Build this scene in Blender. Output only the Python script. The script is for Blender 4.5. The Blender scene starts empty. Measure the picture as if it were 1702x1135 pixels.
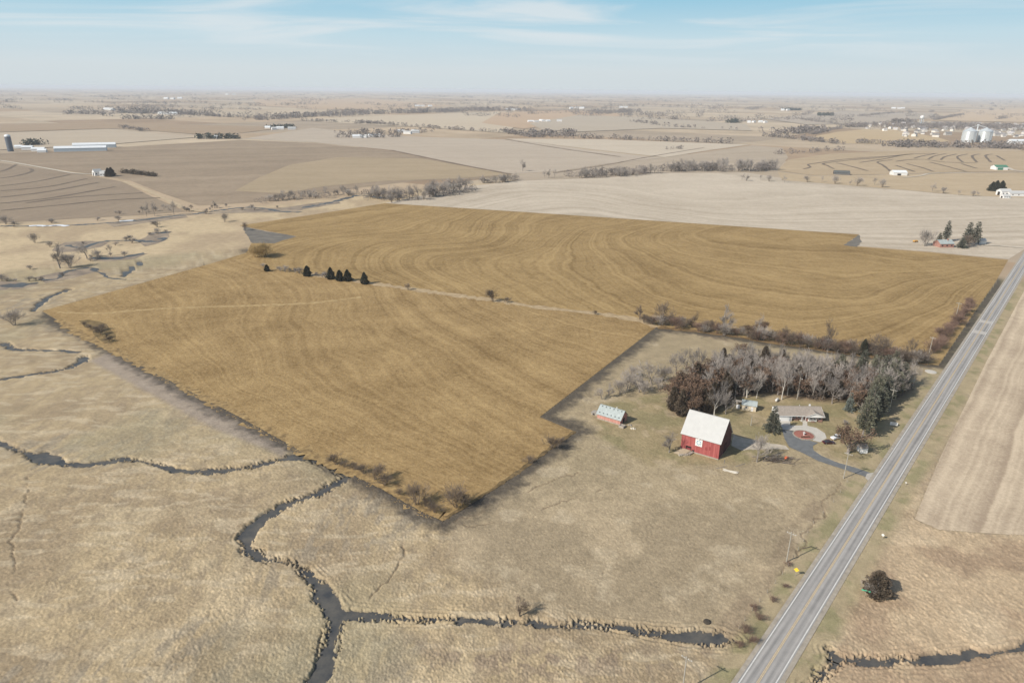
import bpy, bmesh, math, random
import numpy as np
from mathutils import Vector, Matrix
from mathutils.geometry import delaunay_2d_cdt

random.seed(7)
rng = np.random.default_rng(11)
SC = bpy.context.scene
COL = SC.collection
rad = math.radians

# ------------------------------------------------------------------ camera
FPX, HC, CAMH = 1135.0, 150.0, 130.0
PITCH = math.atan((567.5 - HC) / FPX)
ROLL = rad(0.55)
cam = bpy.data.cameras.new('camera'); camo = bpy.data.objects.new('camera', cam); COL.objects.link(camo)
cam.sensor_width = 36.0; cam.lens = FPX / 1702.0 * 36.0; cam.clip_start = 1.0; cam.clip_end = 200000.0
CR = Matrix.Rotation(math.pi / 2 - PITCH, 4, 'X') @ Matrix.Rotation(ROLL, 4, 'Z')
camo.matrix_world = Matrix.Translation((0, 0, CAMH)) @ CR
SC.camera = camo
RN = np.array(CR.to_3x3())

# ------------------------------------------------------------------ sun, sky, exposure
SUN_AZ, SUN_EL = 239.0, 37.0          # azimuth of the sun, clockwise from +Y
sun = bpy.data.lights.new('sun', 'SUN'); suno = bpy.data.objects.new('sun', sun); COL.objects.link(suno)
sun.energy = 4.0; sun.angle = rad(0.53); sun.color = (1.0, 0.94, 0.85)
sd = Vector((math.sin(rad(SUN_AZ)) * math.cos(rad(SUN_EL)), math.cos(rad(SUN_AZ)) * math.cos(rad(SUN_EL)), math.sin(rad(SUN_EL))))
suno.rotation_euler = (-sd).to_track_quat('-Z', 'Y').to_euler()
suno.location = (0, 0, 300)

world = bpy.data.worlds.new('World'); SC.world = world; world.use_nodes = True
wt = world.node_tree; wn = wt.nodes; wl = wt.links; wn.clear()
def N(t, kind, **kw):
    n = t.nodes.new(kind)
    for k, v in kw.items():
        if k.startswith('i_'):
            n.inputs[k[2:].replace('_', ' ')].default_value = v
        else:
            setattr(n, k, v)
    return n
sky = N(wt, 'ShaderNodeTexSky', sky_type='NISHITA', sun_disc=False, sun_elevation=rad(SUN_EL), sun_rotation=rad(SUN_AZ),
        altitude=300.0, air_density=1.0, dust_density=1.2, ozone_density=1.5)
tcw = N(wt, 'ShaderNodeTexCoord')
sepw = N(wt, 'ShaderNodeSeparateXYZ'); wl.new(tcw.outputs['Generated'], sepw.inputs[0])
# winter sky: milky at the horizon, blue above, the same all round; the Nishita sky takes over higher up
elev = N(wt, 'ShaderNodeMapRange'); wl.new(sepw.outputs['Z'], elev.inputs['Value'])
elev.inputs['From Min'].default_value = 0.0; elev.inputs['From Max'].default_value = 0.16
tint = N(wt, 'ShaderNodeValToRGB'); wl.new(elev.outputs[0], tint.inputs[0])
te = tint.color_ramp.elements; te[0].color = (0.55, 0.605, 0.63, 1); te[1].color = (0.185, 0.425, 0.60, 1)
for p_, c_ in ((0.15, (0.56, 0.62, 0.645, 1)), (0.42, (0.465, 0.61, 0.68, 1)), (0.75, (0.25, 0.495, 0.645, 1))): te.new(p_).color = c_
tmul = N(wt, 'ShaderNodeVectorMath', operation='SCALE'); tmul.inputs['Scale'].default_value = 10.0; wl.new(tint.outputs[0], tmul.inputs[0])
up_ = N(wt, 'ShaderNodeMapRange', interpolation_type='SMOOTHSTEP'); up_.inputs['From Min'].default_value = 0.13; up_.inputs['From Max'].default_value = 0.45; wl.new(sepw.outputs['Z'], up_.inputs['Value'])
mulw = N(wt, 'ShaderNodeMix', data_type='RGBA'); wl.new(up_.outputs[0], mulw.inputs['Factor']); wl.new(tmul.outputs[0], mulw.inputs['A']); wl.new(sky.outputs[0], mulw.inputs['B'])
# thin streaked cloud, flattened towards the horizon as a real layer is
div = N(wt, 'ShaderNodeMath', operation='ADD'); div.inputs[1].default_value = 0.045; wl.new(sepw.outputs['Z'], div.inputs[0])
cx = N(wt, 'ShaderNodeMath', operation='DIVIDE'); wl.new(sepw.outputs['X'], cx.inputs[0]); wl.new(div.outputs[0], cx.inputs[1])
cy = N(wt, 'ShaderNodeMath', operation='DIVIDE'); wl.new(sepw.outputs['Y'], cy.inputs[0]); wl.new(div.outputs[0], cy.inputs[1])
cc = N(wt, 'ShaderNodeCombineXYZ'); wl.new(cx.outputs[0], cc.inputs[0]); wl.new(cy.outputs[0], cc.inputs[1])
cmap = N(wt, 'ShaderNodeMapping'); cmap.inputs['Scale'].default_value = (0.55, 0.9, 1); cmap.inputs['Rotation'].default_value = (0, 0, 0.25); wl.new(cc.outputs[0], cmap.inputs[0])
cn = N(wt, 'ShaderNodeTexNoise', i_Scale=0.5, i_Detail=7.0, i_Roughness=0.55, i_Distortion=0.9); wl.new(cmap.outputs[0], cn.inputs['Vector'])
cr = N(wt, 'ShaderNodeMapRange', interpolation_type='SMOOTHSTEP'); cr.inputs['From Min'].default_value = 0.44; cr.inputs['From Max'].default_value = 0.68
cr.inputs['To Max'].default_value = 0.8; wl.new(cn.outputs['Fac'], cr.inputs['Value'])
cloud = N(wt, 'ShaderNodeMix', data_type='RGBA'); cf = N(wt, 'ShaderNodeMapRange', interpolation_type='SMOOTHSTEP'); cf.inputs['From Min'].default_value = 0.015; cf.inputs['From Max'].default_value = 0.075; wl.new(sepw.outputs['Z'], cf.inputs['Value'])
cm_ = N(wt, 'ShaderNodeMath', operation='MULTIPLY'); wl.new(cr.outputs[0], cm_.inputs[0]); wl.new(cf.outputs[0], cm_.inputs[1]); wl.new(cm_.outputs[0], cloud.inputs['Factor'])
wl.new(mulw.outputs['Result'], cloud.inputs['A']); cloud.inputs['B'].default_value = (6.3, 6.8, 7.05, 1)
bg = N(wt, 'ShaderNodeBackground'); bg.inputs['Strength'].default_value = 0.085; wl.new(cloud.outputs['Result'], bg.inputs['Color'])
wo = N(wt, 'ShaderNodeOutputWorld'); wl.new(bg.outputs[0], wo.inputs[0])

SC.view_settings.view_transform = 'Standard'; SC.view_settings.look = 'None'
SC.view_settings.gamma = 1.0; SC.view_settings.exposure = 0.44
SC.view_settings.use_curve_mapping = False
SC.render.engine = 'CYCLES'
SC.cycles.max_bounces = 5; SC.cycles.diffuse_bounces = 2; SC.cycles.glossy_bounces = 2; SC.cycles.transparent_max_bounces = 4; SC.cycles.volume_bounces = 1

# ------------------------------------------------------------------ helpers
def G(px, py, z=0.0):
    """a pixel of the 1702 x 1135 photograph -> the point where its ray meets the ground"""
    d = RN @ np.array([px - 851.0, -(py - 567.5), -FPX]); t = (z - CAMH) / d[2]
    return np.array([d[0] * t, d[1] * t])
def GL(pts): return np.array([G(*p) for p in pts])
def tag(o, label=None, cat=None, group=None, kind=None):
    if label: o['label'] = label
    if cat: o['category'] = cat
    if group: o['group'] = group
    if kind: o['kind'] = kind
    return o
def empty(name, loc, rz=0.0, label=None, cat=None, group=None):
    o = bpy.data.objects.new(name, None); COL.objects.link(o); o.location = loc; o.rotation_euler = (0, 0, rz)
    o.empty_display_size = 0.3
    return tag(o, label, cat, group)
def link_mesh(name, me, mat, parent=None):
    o = bpy.data.objects.new(name, me); COL.objects.link(o)
    if mat is not None and len(me.materials) == 0: me.materials.append(mat)
    if parent is not None: o.parent = parent
    return o

class MB:
    def __init__(s): s.v = []; s.f = []
    def add(s, vs, fs):
        b = len(s.v); s.v.extend([tuple(map(float, v)) for v in vs]); s.f.extend([tuple(b + i for i in f) for f in fs]); return s
    def box(s, c, d, rz=0.0, tilt=None):
        hx, hy, hz = d[0] / 2, d[1] / 2, d[2] / 2
        M = Matrix.Rotation(rz, 3, 'Z')
        if tilt is not None: M = M @ tilt
        vs = [Vector(c) + M @ Vector((x, y, z)) for x in (-hx, hx) for y in (-hy, hy) for z in (-hz, hz)]
        return s.add(vs, [(0, 1, 3, 2), (4, 6, 7, 5), (0, 4, 5, 1), (2, 3, 7, 6), (0, 2, 6, 4), (1, 5, 7, 3)])
    def prism(s, poly, z0, z1):
        n = len(poly)
        vs = [(p[0], p[1], z0) for p in poly] + [(p[0], p[1], z1) for p in poly]
        fs = [tuple(range(n - 1, -1, -1)), tuple(range(n, 2 * n))] + [(i, (i + 1) % n, n + (i + 1) % n, n + i) for i in range(n)]
        return s.add(vs, fs)
    def xprism(s, prof, x0, x1):
        """profile in (y, z) run along x"""
        n = len(prof)
        vs = [(x0, p[0], p[1]) for p in prof] + [(x1, p[0], p[1]) for p in prof]
        fs = [tuple(range(n)), tuple(range(2 * n - 1, n - 1, -1))] + [(i, n + i, n + (i + 1) % n, (i + 1) % n) for i in range(n)]
        return s.add(vs, fs)
    def yprism(s, prof, y0, y1):
        """profile in (x, z) run along y"""
        n = len(prof)
        vs = [(p[0], y0, p[1]) for p in prof] + [(p[0], y1, p[1]) for p in prof]
        fs = [tuple(range(n - 1, -1, -1)), tuple(range(n, 2 * n))] + [(i, (i + 1) % n, n + (i + 1) % n, n + i) for i in range(n)]
        return s.add(vs, fs)
    def tube(s, p0, p1, r0, r1, n=6, cap=True):
        p0 = Vector(p0); p1 = Vector(p1); d = (p1 - p0)
        if d.length < 1e-6: return s
        d.normalize(); a = d.orthogonal().normalized(); b = d.cross(a)
        vs = []
        for p, r in ((p0, r0), (p1, r1)):
            for i in range(n):
                t = 2 * math.pi * i / n; vs.append(p + a * (math.cos(t) * r) + b * (math.sin(t) * r))
        fs = [(i, (i + 1) % n, n + (i + 1) % n, n + i) for i in range(n)]
        if cap: fs += [tuple(range(n - 1, -1, -1)), tuple(range(n, 2 * n))]
        return s.add(vs, fs)
    def lathe(s, prof, c=(0, 0, 0), n=20):
        vs = []; fs = []
        for r, z in prof:
            for i in range(n):
                t = 2 * math.pi * i / n; vs.append((c[0] + r * math.cos(t), c[1] + r * math.sin(t), c[2] + z))
        for k in range(len(prof) - 1):
            for i in range(n):
                fs.append((k * n + i, k * n + (i + 1) % n, (k + 1) * n + (i + 1) % n, (k + 1) * n + i))
        fs.append(tuple(range((len(prof) - 1) * n, len(prof) * n)))
        return s.add(vs, fs)
    def mesh(s, name, smooth=False):
        me = bpy.data.meshes.new(name); me.from_pydata(s.v, [], s.f); me.update()
        if smooth: me.polygons.foreach_set('use_smooth', [True] * len(me.polygons))
        return me
    def build(s, name, mat, parent=None, smooth=False, fix=True):
        me = s.mesh(name, smooth)
        if fix:
            bm = bmesh.new(); bm.from_mesh(me); bmesh.ops.recalc_face_normals(bm, faces=bm.faces[:]); bm.to_mesh(me); bm.free()
        return link_mesh(name, me, mat, parent)

def np_mesh(name, V, F):
    """V (n,3), F (m,k) arrays -> mesh, fast"""
    me = bpy.data.meshes.new(name); k = F.shape[1]
    me.vertices.add(len(V)); me.vertices.foreach_set('co', np.ascontiguousarray(V, np.float32).ravel())
    me.loops.add(F.size); me.loops.foreach_set('vertex_index', np.ascontiguousarray(F, np.int32).ravel())
    me.polygons.add(len(F)); me.polygons.foreach_set('loop_start', np.arange(0, F.size, k, dtype=np.int32))
    me.update(calc_edges=True); return me

# numpy noise
def hash2(ix, iy, s=0):
    h = (ix.astype(np.int64) * 374761393 + iy.astype(np.int64) * 668265263 + s * 982451653) & 0xffffffff
    h = ((h ^ (h >> 13)) * 1274126177) & 0xffffffff
    return ((h ^ (h >> 16)) & 0xffffff) / float(0xffffff)
def vnoise(x, y, s=0):
    ix = np.floor(x); iy = np.floor(y); fx = x - ix; fy = y - iy
    fx = fx * fx * fx * (fx * (fx * 6 - 15) + 10); fy = fy * fy * fy * (fy * (fy * 6 - 15) + 10)
    a = hash2(ix, iy, s); b = hash2(ix + 1, iy, s); c = hash2(ix, iy + 1, s); d = hash2(ix + 1, iy + 1, s)
    return (a * (1 - fx) + b * fx) * (1 - fy) + (c * (1 - fx) + d * fx) * fy
def fbm(x, y, sc, s=0, o=4):
    t = 0; a = 0.5; f = 1.0 / sc; tot = 0
    for k in range(o):
        t = t + a * vnoise(x * f + 17.3 * k, y * f - 9.1 * k, s + k); tot += a; a *= 0.5; f *= 2.03
    return t / tot
def worley(x, y, s=0):
    ix = np.floor(x); iy = np.floor(y); best = np.full(x.shape, 9.0); cid = np.zeros(x.shape)
    for dx in (-1, 0, 1):
        for dy in (-1, 0, 1):
            cx_ = ix + dx; cy_ = iy + dy
            px_ = cx_ + hash2(cx_, cy_, s); py_ = cy_ + hash2(cx_, cy_, s + 1)
            d = (x - px_) ** 2 + (y - py_) ** 2; m = d < best
            best = np.where(m, d, best); cid = np.where(m, hash2(cx_, cy_, s + 2), cid)
    return np.sqrt(best), cid
def sstep(a, b, x):
    t = np.clip((x - a) / (b - a), 0, 1); return t * t * (3 - 2 * t)
def inpoly(x, y, P):
    r = np.zeros(x.shape, bool); n = len(P)
    for i in range(n):
        x0, y0 = P[i]; x1, y1 = P[(i + 1) % n]
        if y0 == y1: continue
        c = ((y0 > y) != (y1 > y)) & (x < (x1 - x0) * (y - y0) / (y1 - y0) + x0)
        r ^= c
    return r
def dpoly(x, y, P, closed=False, W=None):
    """distance to a polyline; with W, the distance minus the interpolated half width"""
    best = np.full(x.shape, 1e9); n = len(P)
    for i in range(n if closed else n - 1):
        a = P[i]; b = P[(i + 1) % n]; dx, dy = b[0] - a[0], b[1] - a[1]; L = dx * dx + dy * dy + 1e-9
        t = np.clip(((x - a[0]) * dx + (y - a[1]) * dy) / L, 0, 1)
        d = np.hypot(x - a[0] - t * dx, y - a[1] - t * dy)
        if W is not None: d = d - (W[i] * (1 - t) + W[(i + 1) % n] * t)
        best = np.minimum(best, d)
    return best
def soft(x, y, P, w):
    """1 inside the polygon, fading over w metres either side of its edge"""
    d = dpoly(x, y, P, True); ins = inpoly(x, y, P)
    return sstep(-w, w, np.where(ins, d, -d))

# ------------------------------------------------------------------ materials
MATS = {}
def new_mat(name):
    m = bpy.data.materials.new(name); m.use_nodes = True; t = m.node_tree; t.nodes.clear()
    b = N(t, 'ShaderNodeBsdfPrincipled'); o = N(t, 'ShaderNodeOutputMaterial'); t.links.new(b.outputs[0], o.inputs[0])
    b.inputs['Specular IOR Level'].default_value = 0.2
    return m, t, b
def mat(name, col, rough=0.85, var=0.15, scale=2.0, bump=0.0, bscale=8.0, metal=0.0, spec=0.2, col2=None, coord='Object', rand=0.0):
    if name in MATS: return MATS[name]
    m, t, b = new_mat(name); L = t.links
    b.inputs['Roughness'].default_value = rough; b.inputs['Metallic'].default_value = metal; b.inputs['Specular IOR Level'].default_value = spec
    tc = N(t, 'ShaderNodeTexCoord')
    n = N(t, 'ShaderNodeTexNoise', i_Scale=scale, i_Detail=5.0, i_Roughness=0.6); L.new(tc.outputs[coord], n.inputs['Vector'])
    mr = N(t, 'ShaderNodeMapRange'); L.new(n.outputs['Fac'], mr.inputs['Value']); mr.inputs['From Min'].default_value = 0.3; mr.inputs['From Max'].default_value = 0.7
    mx = N(t, 'ShaderNodeMix', data_type='RGBA'); L.new(mr.outputs[0], mx.inputs['Factor'])
    c2 = col2 if col2 else tuple(c * (1 + var) for c in col)
    c1 = col if col2 else tuple(c * (1 - var) for c in col)
    mx.inputs['A'].default_value = (*c1, 1); mx.inputs['B'].default_value = (*c2, 1)
    out = mx.outputs['Result']
    if rand > 0:
        oi = N(t, 'ShaderNodeObjectInfo'); r2 = N(t, 'ShaderNodeMapRange'); L.new(oi.outputs['Random'], r2.inputs['Value'])
        r2.inputs['To Min'].default_value = 1 - rand; r2.inputs['To Max'].default_value = 1 + rand
        hv = N(t, 'ShaderNodeHueSaturation'); L.new(out, hv.inputs['Color']); L.new(r2.outputs[0], hv.inputs['Value']); out = hv.outputs[0]
    L.new(out, b.inputs['Base Color'])
    if bump > 0:
        n2 = N(t, 'ShaderNodeTexNoise', i_Scale=bscale, i_Detail=4.0); L.new(tc.outputs[coord], n2.inputs['Vector'])
        bp = N(t, 'ShaderNodeBump'); bp.inputs['Strength'].default_value = bump; bp.inputs['Distance'].default_value = 0.1
        L.new(n2.outputs['Fac'], bp.inputs['Height']); L.new(bp.outputs[0], b.inputs['Normal'])
    MATS[name] = m; return m
def field_mat(name, c1, c2, ang=0.0, row=3.0, rowamt=0.5, band=40.0, bandamt=0.4, blot=60.0, attr=False, bump=0.35, grain=1.4, warp=6.0, gain=1.0, rowbump=0.6):
    """tilled or stubble field: blotches, broad passes and fine rows along a direction, or along attribute 's'"""
    m, t, b = new_mat(name); L = t.links
    b.inputs['Roughness'].default_value = 0.95; b.inputs['Specular IOR Level'].default_value = 0.05
    g = N(t, 'ShaderNodeNewGeometry')
    nb = N(t, 'ShaderNodeTexNoise', i_Scale=1.0 / blot, i_Detail=6.0, i_Roughness=0.62); L.new(g.outputs['Position'], nb.inputs['Vector'])
    ng = N(t, 'ShaderNodeTexNoise', i_Scale=1.0 / grain, i_Detail=4.0, i_Roughness=0.7); L.new(g.outputs['Position'], ng.inputs['Vector'])
    ng2 = N(t, 'ShaderNodeTexNoise', i_Scale=1.0 / (grain * 4.5), i_Detail=5.0, i_Roughness=0.75); L.new(g.outputs['Position'], ng2.inputs['Vector'])
    nw = N(t, 'ShaderNodeTexNoise', i_Scale=1.0 / 45.0, i_Detail=3.0); L.new(g.outputs['Position'], nw.inputs['Vector'])
    if attr:
        a = N(t, 'ShaderNodeAttribute', attribute_name='s'); base = a.outputs['Fac']
    else:
        vr = N(t, 'ShaderNodeVectorRotate', rotation_type='Z_AXIS'); vr.inputs['Angle'].default_value = ang; L.new(g.outputs['Position'], vr.inputs['Vector'])
        sx = N(t, 'ShaderNodeSeparateXYZ'); L.new(vr.outputs[0], sx.inputs[0]); base = sx.outputs['X']
    wm = N(t, 'ShaderNodeMath', operation='MULTIPLY_ADD'); wm.inputs[1].default_value = warp; L.new(nw.outputs['Fac'], wm.inputs[0]); L.new(base, wm.inputs[2])
    def wave(period, src):
        # irregular one-dimensional noise across the rows rather than a pure sine
        d = N(t, 'ShaderNodeMath', operation='DIVIDE'); d.inputs[1].default_value = period; L.new(src, d.inputs[0])
        n1 = N(t, 'ShaderNodeTexNoise', noise_dimensions='1D', i_Scale=1.0, i_Detail=2.0); L.new(d.outputs[0], n1.inputs['W']); return n1.outputs['Fac']
    w1 = wave(band, wm.outputs[0]); w2 = wave(row, wm.outputs[0])
    def madd(a, k, c):
        n = N(t, 'ShaderNodeMath', operation='MULTIPLY_ADD'); n.inputs[1].default_value = k; L.new(a, n.inputs[0])
        if isinstance(c, float): n.inputs[2].default_value = c
        else: L.new(c, n.inputs[2])
        return n.outputs[0]
    x = madd(nb.outputs['Fac'], 1.1, -0.55 * 1.0)
    x = madd(w1, bandamt * 2, x); x = madd(w2, rowamt * 2, x); x = madd(ng.outputs['Fac'], 1.2, x); x = madd(ng2.outputs['Fac'], 0.9, x)
    mr = N(t, 'ShaderNodeMapRange'); L.new(x, mr.inputs['Value']); c = bandamt + rowamt + 1.05
    mr.inputs['From Min'].default_value = c - 0.55 / gain; mr.inputs['From Max'].default_value = c + 0.55 / gain
    mx = N(t, 'ShaderNodeMix', data_type='RGBA'); L.new(mr.outputs[0], mx.inputs['Factor'])
    mx.inputs['A'].default_value = (*c1, 1); mx.inputs['B'].default_value = (*c2, 1); L.new(mx.outputs['Result'], b.inputs['Base Color'])
    if bump > 0:
        bh = madd(w2, rowbump, ng.outputs['Fac'])
        bp = N(t, 'ShaderNodeBump'); bp.inputs['Strength'].default_value = bump; bp.inputs['Distance'].default_value = 0.5
        L.new(bh, bp.inputs['Height']); L.new(bp.outputs[0], b.inputs['Normal'])
    return m

# ------------------------------------------------------------------ traced outlines (pixels of the photograph)
DIV = [(372,432),(412,431),(450,446),(510,455),(560,463),(610,470),(680,480),(740,489),(820,499),(890,510),(990,521),(1060,532),(1090,544)]
UP_TOP = [(372,432),(410,420),(418,404),(456,404),(492,393),(443,384),(398,375),(520,357),(640,338),(860,352),(1100,368),(1428,390),(1403,408),(1425,410),(1550,420),(1676,432),(1655,468),(1612,530),(1560,607),(1540,606),(1450,594),(1330,577),(1200,557),(1090,544)]
LOW_BOT = [(70,517),(235,471),(372,432)] + DIV[1:] + [(897,693),(957,718),(900,757),(840,800),(738,865),(700,847),(620,803),(500,747),(400,692),(300,640),(200,587),(120,546)]
P_UP = GL(UP_TOP[:-1] + DIV[::-1][:-1]); P_LOW = GL(LOW_BOT)
P_ALL = GL([(70,517),(235,471)] + UP_TOP + [(897,693),(957,718),(900,757),(840,800),(738,865),(700,847),(620,803),(500,747),(400,692),(300,640),(200,587),(120,546)])
RD = np.array([math.sin(rad(40.2)), math.cos(rad(40.2))]); RNv = np.array([RD[1], -RD[0]])   # road direction, and to its right
R0 = (np.array([56.69, 126.09]) + np.array([62.71, 122.98])) / 2 ; R0 = R0 - RD * (R0 @ RD)
ROADHW = 3.3
def road_pt(s, off): return R0 + RD * s + RNv * off
def road_off(x, y): return (x - R0[0]) * RNv[0] + (y - R0[1]) * RNv[1]

CREEKS = [  # (points in pixels, half widths in metres)
 ([(-30,722),(5,737),(30,749),(50,754),(62,758),(82,764),(100,769),(140,771),(175,768),(205,762),(235,765),(262,772),(292,780),(330,783),(372,781),(400,778),(430,772),(465,763),(500,757),(540,767),(578,790)],
  [0.9,0.8,0.9,1.6,3.2,3.2,1.3,1.6,1.9,1.7,1.0,1.0,1.2,1.4,2.2,1.0,1.3,1.5,1.9,1.9,2.2]),
 ([(578,790),(560,804),(525,820),(485,834),(447,853),(420,874),(407,892),(414,912),(432,924),(462,931),(490,937),(510,950),(527,972),(545,997),(558,1018),(560,1030),(553,1055),(545,1085),(535,1112),(522,1145),(515,1170)],
  [1.9,1.9,2.0,1.8,1.9,2.2,2.2,1.7,1.4,1.0,0.9,1.3,1.9,2.5,2.7,2.4,2.0,2.0,2.3,2.6,2.6]),
 ([(558,1020),(590,1020),(625,1023),(655,1027),(700,1029),(740,1028),(790,1031),(830,1034),(858,1030),(900,1037),(930,1040),(960,1036),(990,1038),(1040,1043),(1090,1052),(1130,1056),(1165,1058),(1195,1060),(1222,1063)],
  [1.9,1.6,1.4,1.1,0.9,0.4,0.7,1.1,0.3,0.9,0.4,0.5,1.2,0.8,1.2,1.7,2.2,2.3,0.8]),
 ([(-30,634),(0,630),(40,623),(90,616),(120,609),(137,600),(140,592)], [1.5,1.5,1.4,1.2,1.6,2.4,1.6]),
 ([(-20,572),(8,570),(20,579),(60,581),(100,582),(132,584)], [1.2,1.4,1.8,0.9,1.2,1.0]),
 ([(1380,1080),(1391,1092),(1388,1104),(1366,1122),(1345,1140)], [1.0,1.9,1.4,1.0,0.9]),
 ([(1391,1092),(1420,1097),(1470,1098),(1540,1096),(1600,1090),(1650,1084),(1720,1072)], [1.4,1.0,1.0,1.2,1.5,0.8,1.2]),
 ([(55,516),(68,503),(80,493),(97,487),(114,481)], [1.5,2.0,1.6,1.6,2.2]),
 ([(205,459),(214,450),(232,437),(248,431)], [2.4,2.4,2.4,2.4]),
]
CRK = [(GL(p), np.array(w)) for p, w in CREEKS]
TRAILS = [GL(p) for p in (
 [(676,880),(678,895),(668,925),(655,945),(640,962),(622,985),(607,1005)],
 [(35,860),(25,900),(26,950),(22,1000)], [(46,790),(50,810),(45,845),(36,862)],
 [(760,870),(850,820),(960,785)], [(1222,1040),(1270,985),(1320,920),(1352,868),(1400,800)], [(780,872),(900,850),(1000,812)])]
P_PAST = GL([(738,865),(957,718),(897,693),(1090,544),(1240,575),(1560,612),(1520,680),(1440,790),(1400,870),(1340,950),(1290,1000),(1210,1050),(1000,1030),(880,1000),(760,930)])
WOODPX = [(1118,688),(1108,664),(1150,636),(1190,610),(1235,597),(1330,614),(1450,628),(1520,639),(1506,654),(1470,675),(1432,690),(1420,668),(1370,668),(1310,662),(1285,655),(1245,657),(1215,665),(1190,684),(1150,696)]
P_LAWN = GL([(985,720),(1000,672),(1110,650),(1240,660),(1400,665),(1475,690),(1450,775),(1330,745),(1240,770),(1080,775)])
P_GRAY = GL([(150,600),(180,585),(480,745),(470,760),(440,745),(360,715)])
P_BURN2 = GL([(1180,1095),(1210,1085),(980,1080),(900,1068),(700,1075),(690,1092),(780,1120),(900,1130)])
P_SHADOW = [GL([(402,376),(443,385),(492,393),(456,405),(418,404)]), GL([(1428,391),(1432,402),(1425,411),(1402,408)])]  # two notches of the parcel outline, filled with painted shadow
DRIVE = GL([(1300,714),(1318,716),(1323,723),(1332,731),(1346,732),(1360,736),(1351,741),(1352,748),(1365,757),(1388,767),(1422,777),(1448,786),(1441,793),(1400,779),(1360,766),(1335,753),(1312,743),(1304,729)])
PAD = GL([(1294,699.5),(1313.5,699),(1313.5,707),(1334,707),(1334,694),(1341.5,694),(1342,707.5),(1357,711),(1371,720),(1374,728),(1363,735),(1351,732),(1351,725),(1340,718),(1322,716),(1301,713.5)])
APRON = GL([(1441,787),(1463,783),(1448,804),(1438,794)])
LANE = GL([(1218,722),(1240,728),(1282,737),(1305,740),(1311,747),(1270,746),(1232,748),(1215,740)])
RFIELD = GL([(1720,450),(1640,600),(1560,765),(1520,862),(1560,880),(1640,886),(1740,892),(2000,800),(2000,440)])

# ------------------------------------------------------------------ ground: one sheet to the horizon, fine near, coarse far
fa = np.arange(-46.0, 46.01, 0.094); ca = np.arange(50.0, 311.0, 6.0)
ANG = np.radians(np.concatenate([fa, ca])); NA = len(ANG)
rr = [0.3]; r = 8.0
while r < 96: rr.append(r); r *= 1.13
r = 96.0
while r < 570: rr.append(r); r *= 1.0023
while r < 3000: rr.append(r); r *= 1.025
while r < 45000: rr.append(r); r *= 1.12
rr.append(48000.0); RR = np.array(rr); NR = len(RR)
RG, AG = np.meshgrid(RR, ANG, indexing='ij')
GX = (RG * np.sin(AG)).ravel(); GY = (RG * np.cos(AG)).ravel(); GR = RG.ravel()
near = GR < 620.0
X = GX[near]; Y = GY[near]; RRn = GR[near]
Z = np.zeros(len(X))
in_all = inpoly(X, Y, P_ALL); d_all = dpoly(X, Y, P_ALL, True)
in_rf = inpoly(X, Y, RFIELD)
past = soft(X, Y, P_PAST, 4.0); lawn = soft(X, Y, P_LAWN, 2.5); gray = soft(X, Y, P_GRAY, 2.0)
ro = road_off(X, Y); ard = np.abs(ro)
verge = 1 - sstep(7.5, 11.5, ard + 2.5 * (fbm(X, Y, 6.0, 5) - 0.5))
wetr = sstep(6, 14, ro) * (1 - soft(X, Y, RFIELD, 3.0))
flat = in_all | in_rf | (ard < 5.0)
for P_ in (DRIVE, PAD, APRON, LANE): flat |= inpoly(X, Y, P_)
flat |= dpoly(X, Y, P_ALL, True) < 0.6
# tussocks
wx = X + 0.5 * (fbm(X, Y, 2.2, 21, 2) - 0.5); wy = Y + 0.5 * (fbm(X, Y, 2.2, 31, 2) - 0.5)
F1, cid = worley(wx / 0.66, wy / 0.66, 3); F2, cid2 = worley(wx / 0.42, wy / 0.42, 9)
dome = np.clip(1 - F1 * 1.25, 0, 1); dome2 = np.clip(1 - F2 * 1.2, 0, 1)
lowf = fbm(X, Y, 24.0, 41); midf = fbm(X, Y, 7.0, 51)
nearf = 1 - sstep(230, 420, RRn)
amp = nearf * 0.21 * (0.55 + 0.9 * midf) * (1 - 0.45 * past) * (1 - 0.8 * lawn) * (1 - 0.82 * verge) * (1 + 0.35 * wetr) * (1 - 0.75 * gray)
Z = amp * (dome * (0.5 + 0.9 * cid) + 0.45 * dome2) + 0.5 * (midf - 0.5) * (1 - past) * (1 - verge) * (1 - lawn) * 0.5
# creeks
cd = np.full(len(X), 1e9)
for P_, w_ in CRK: cd = np.minimum(cd, dpoly(X, Y, P_, W=w_))
cdn = cd + 3.0 * (fbm(X, Y, 3.2, 61, 3) - 0.5) + 0.7 * (dome - 0.35)
F3, cid3 = worley((X + 1.2 * fbm(X, Y, 1.3, 255, 2)) / 0.75, (Y + 1.2 * fbm(X, Y, 1.3, 257, 2)) / 0.75, 15)
isle = sstep(0.5, 0.72, fbm(X, Y, 9.0, 251, 2) + 0.06 + 0.3 * (cid3 - 0.5)) * np.clip(1.25 - 2.1 * F3, 0, 1) * (cid3 > 0.35)
cdn = cdn - 0.45 + 2.9 * isle * sstep(1.2, 0.0, np.abs(cd + 0.2)) + 0.9 * isle
carve = 1 - sstep(-1.0, 0.9, cdn)
Z = Z * (1 - 0.25 * carve) - 1.05 * carve
bank = (1 - sstep(0.5, 5.0, np.abs(cd))) 
Z = Z + 0.17 * bank * np.sin(cd * 4.6 + 5 * midf + 3 * lowf) * (cd > 0.3) * sstep(0.52, 0.66, fbm(X, Y, 17.0, 281, 2))
td = np.full(len(X), 1e9)
for P_ in TRAILS: td = np.minimum(td, dpoly(X + 5.0 * (midf - 0.5), Y + 5.0 * (fbm(X, Y, 6.0, 291, 3) - 0.5), P_))
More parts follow.
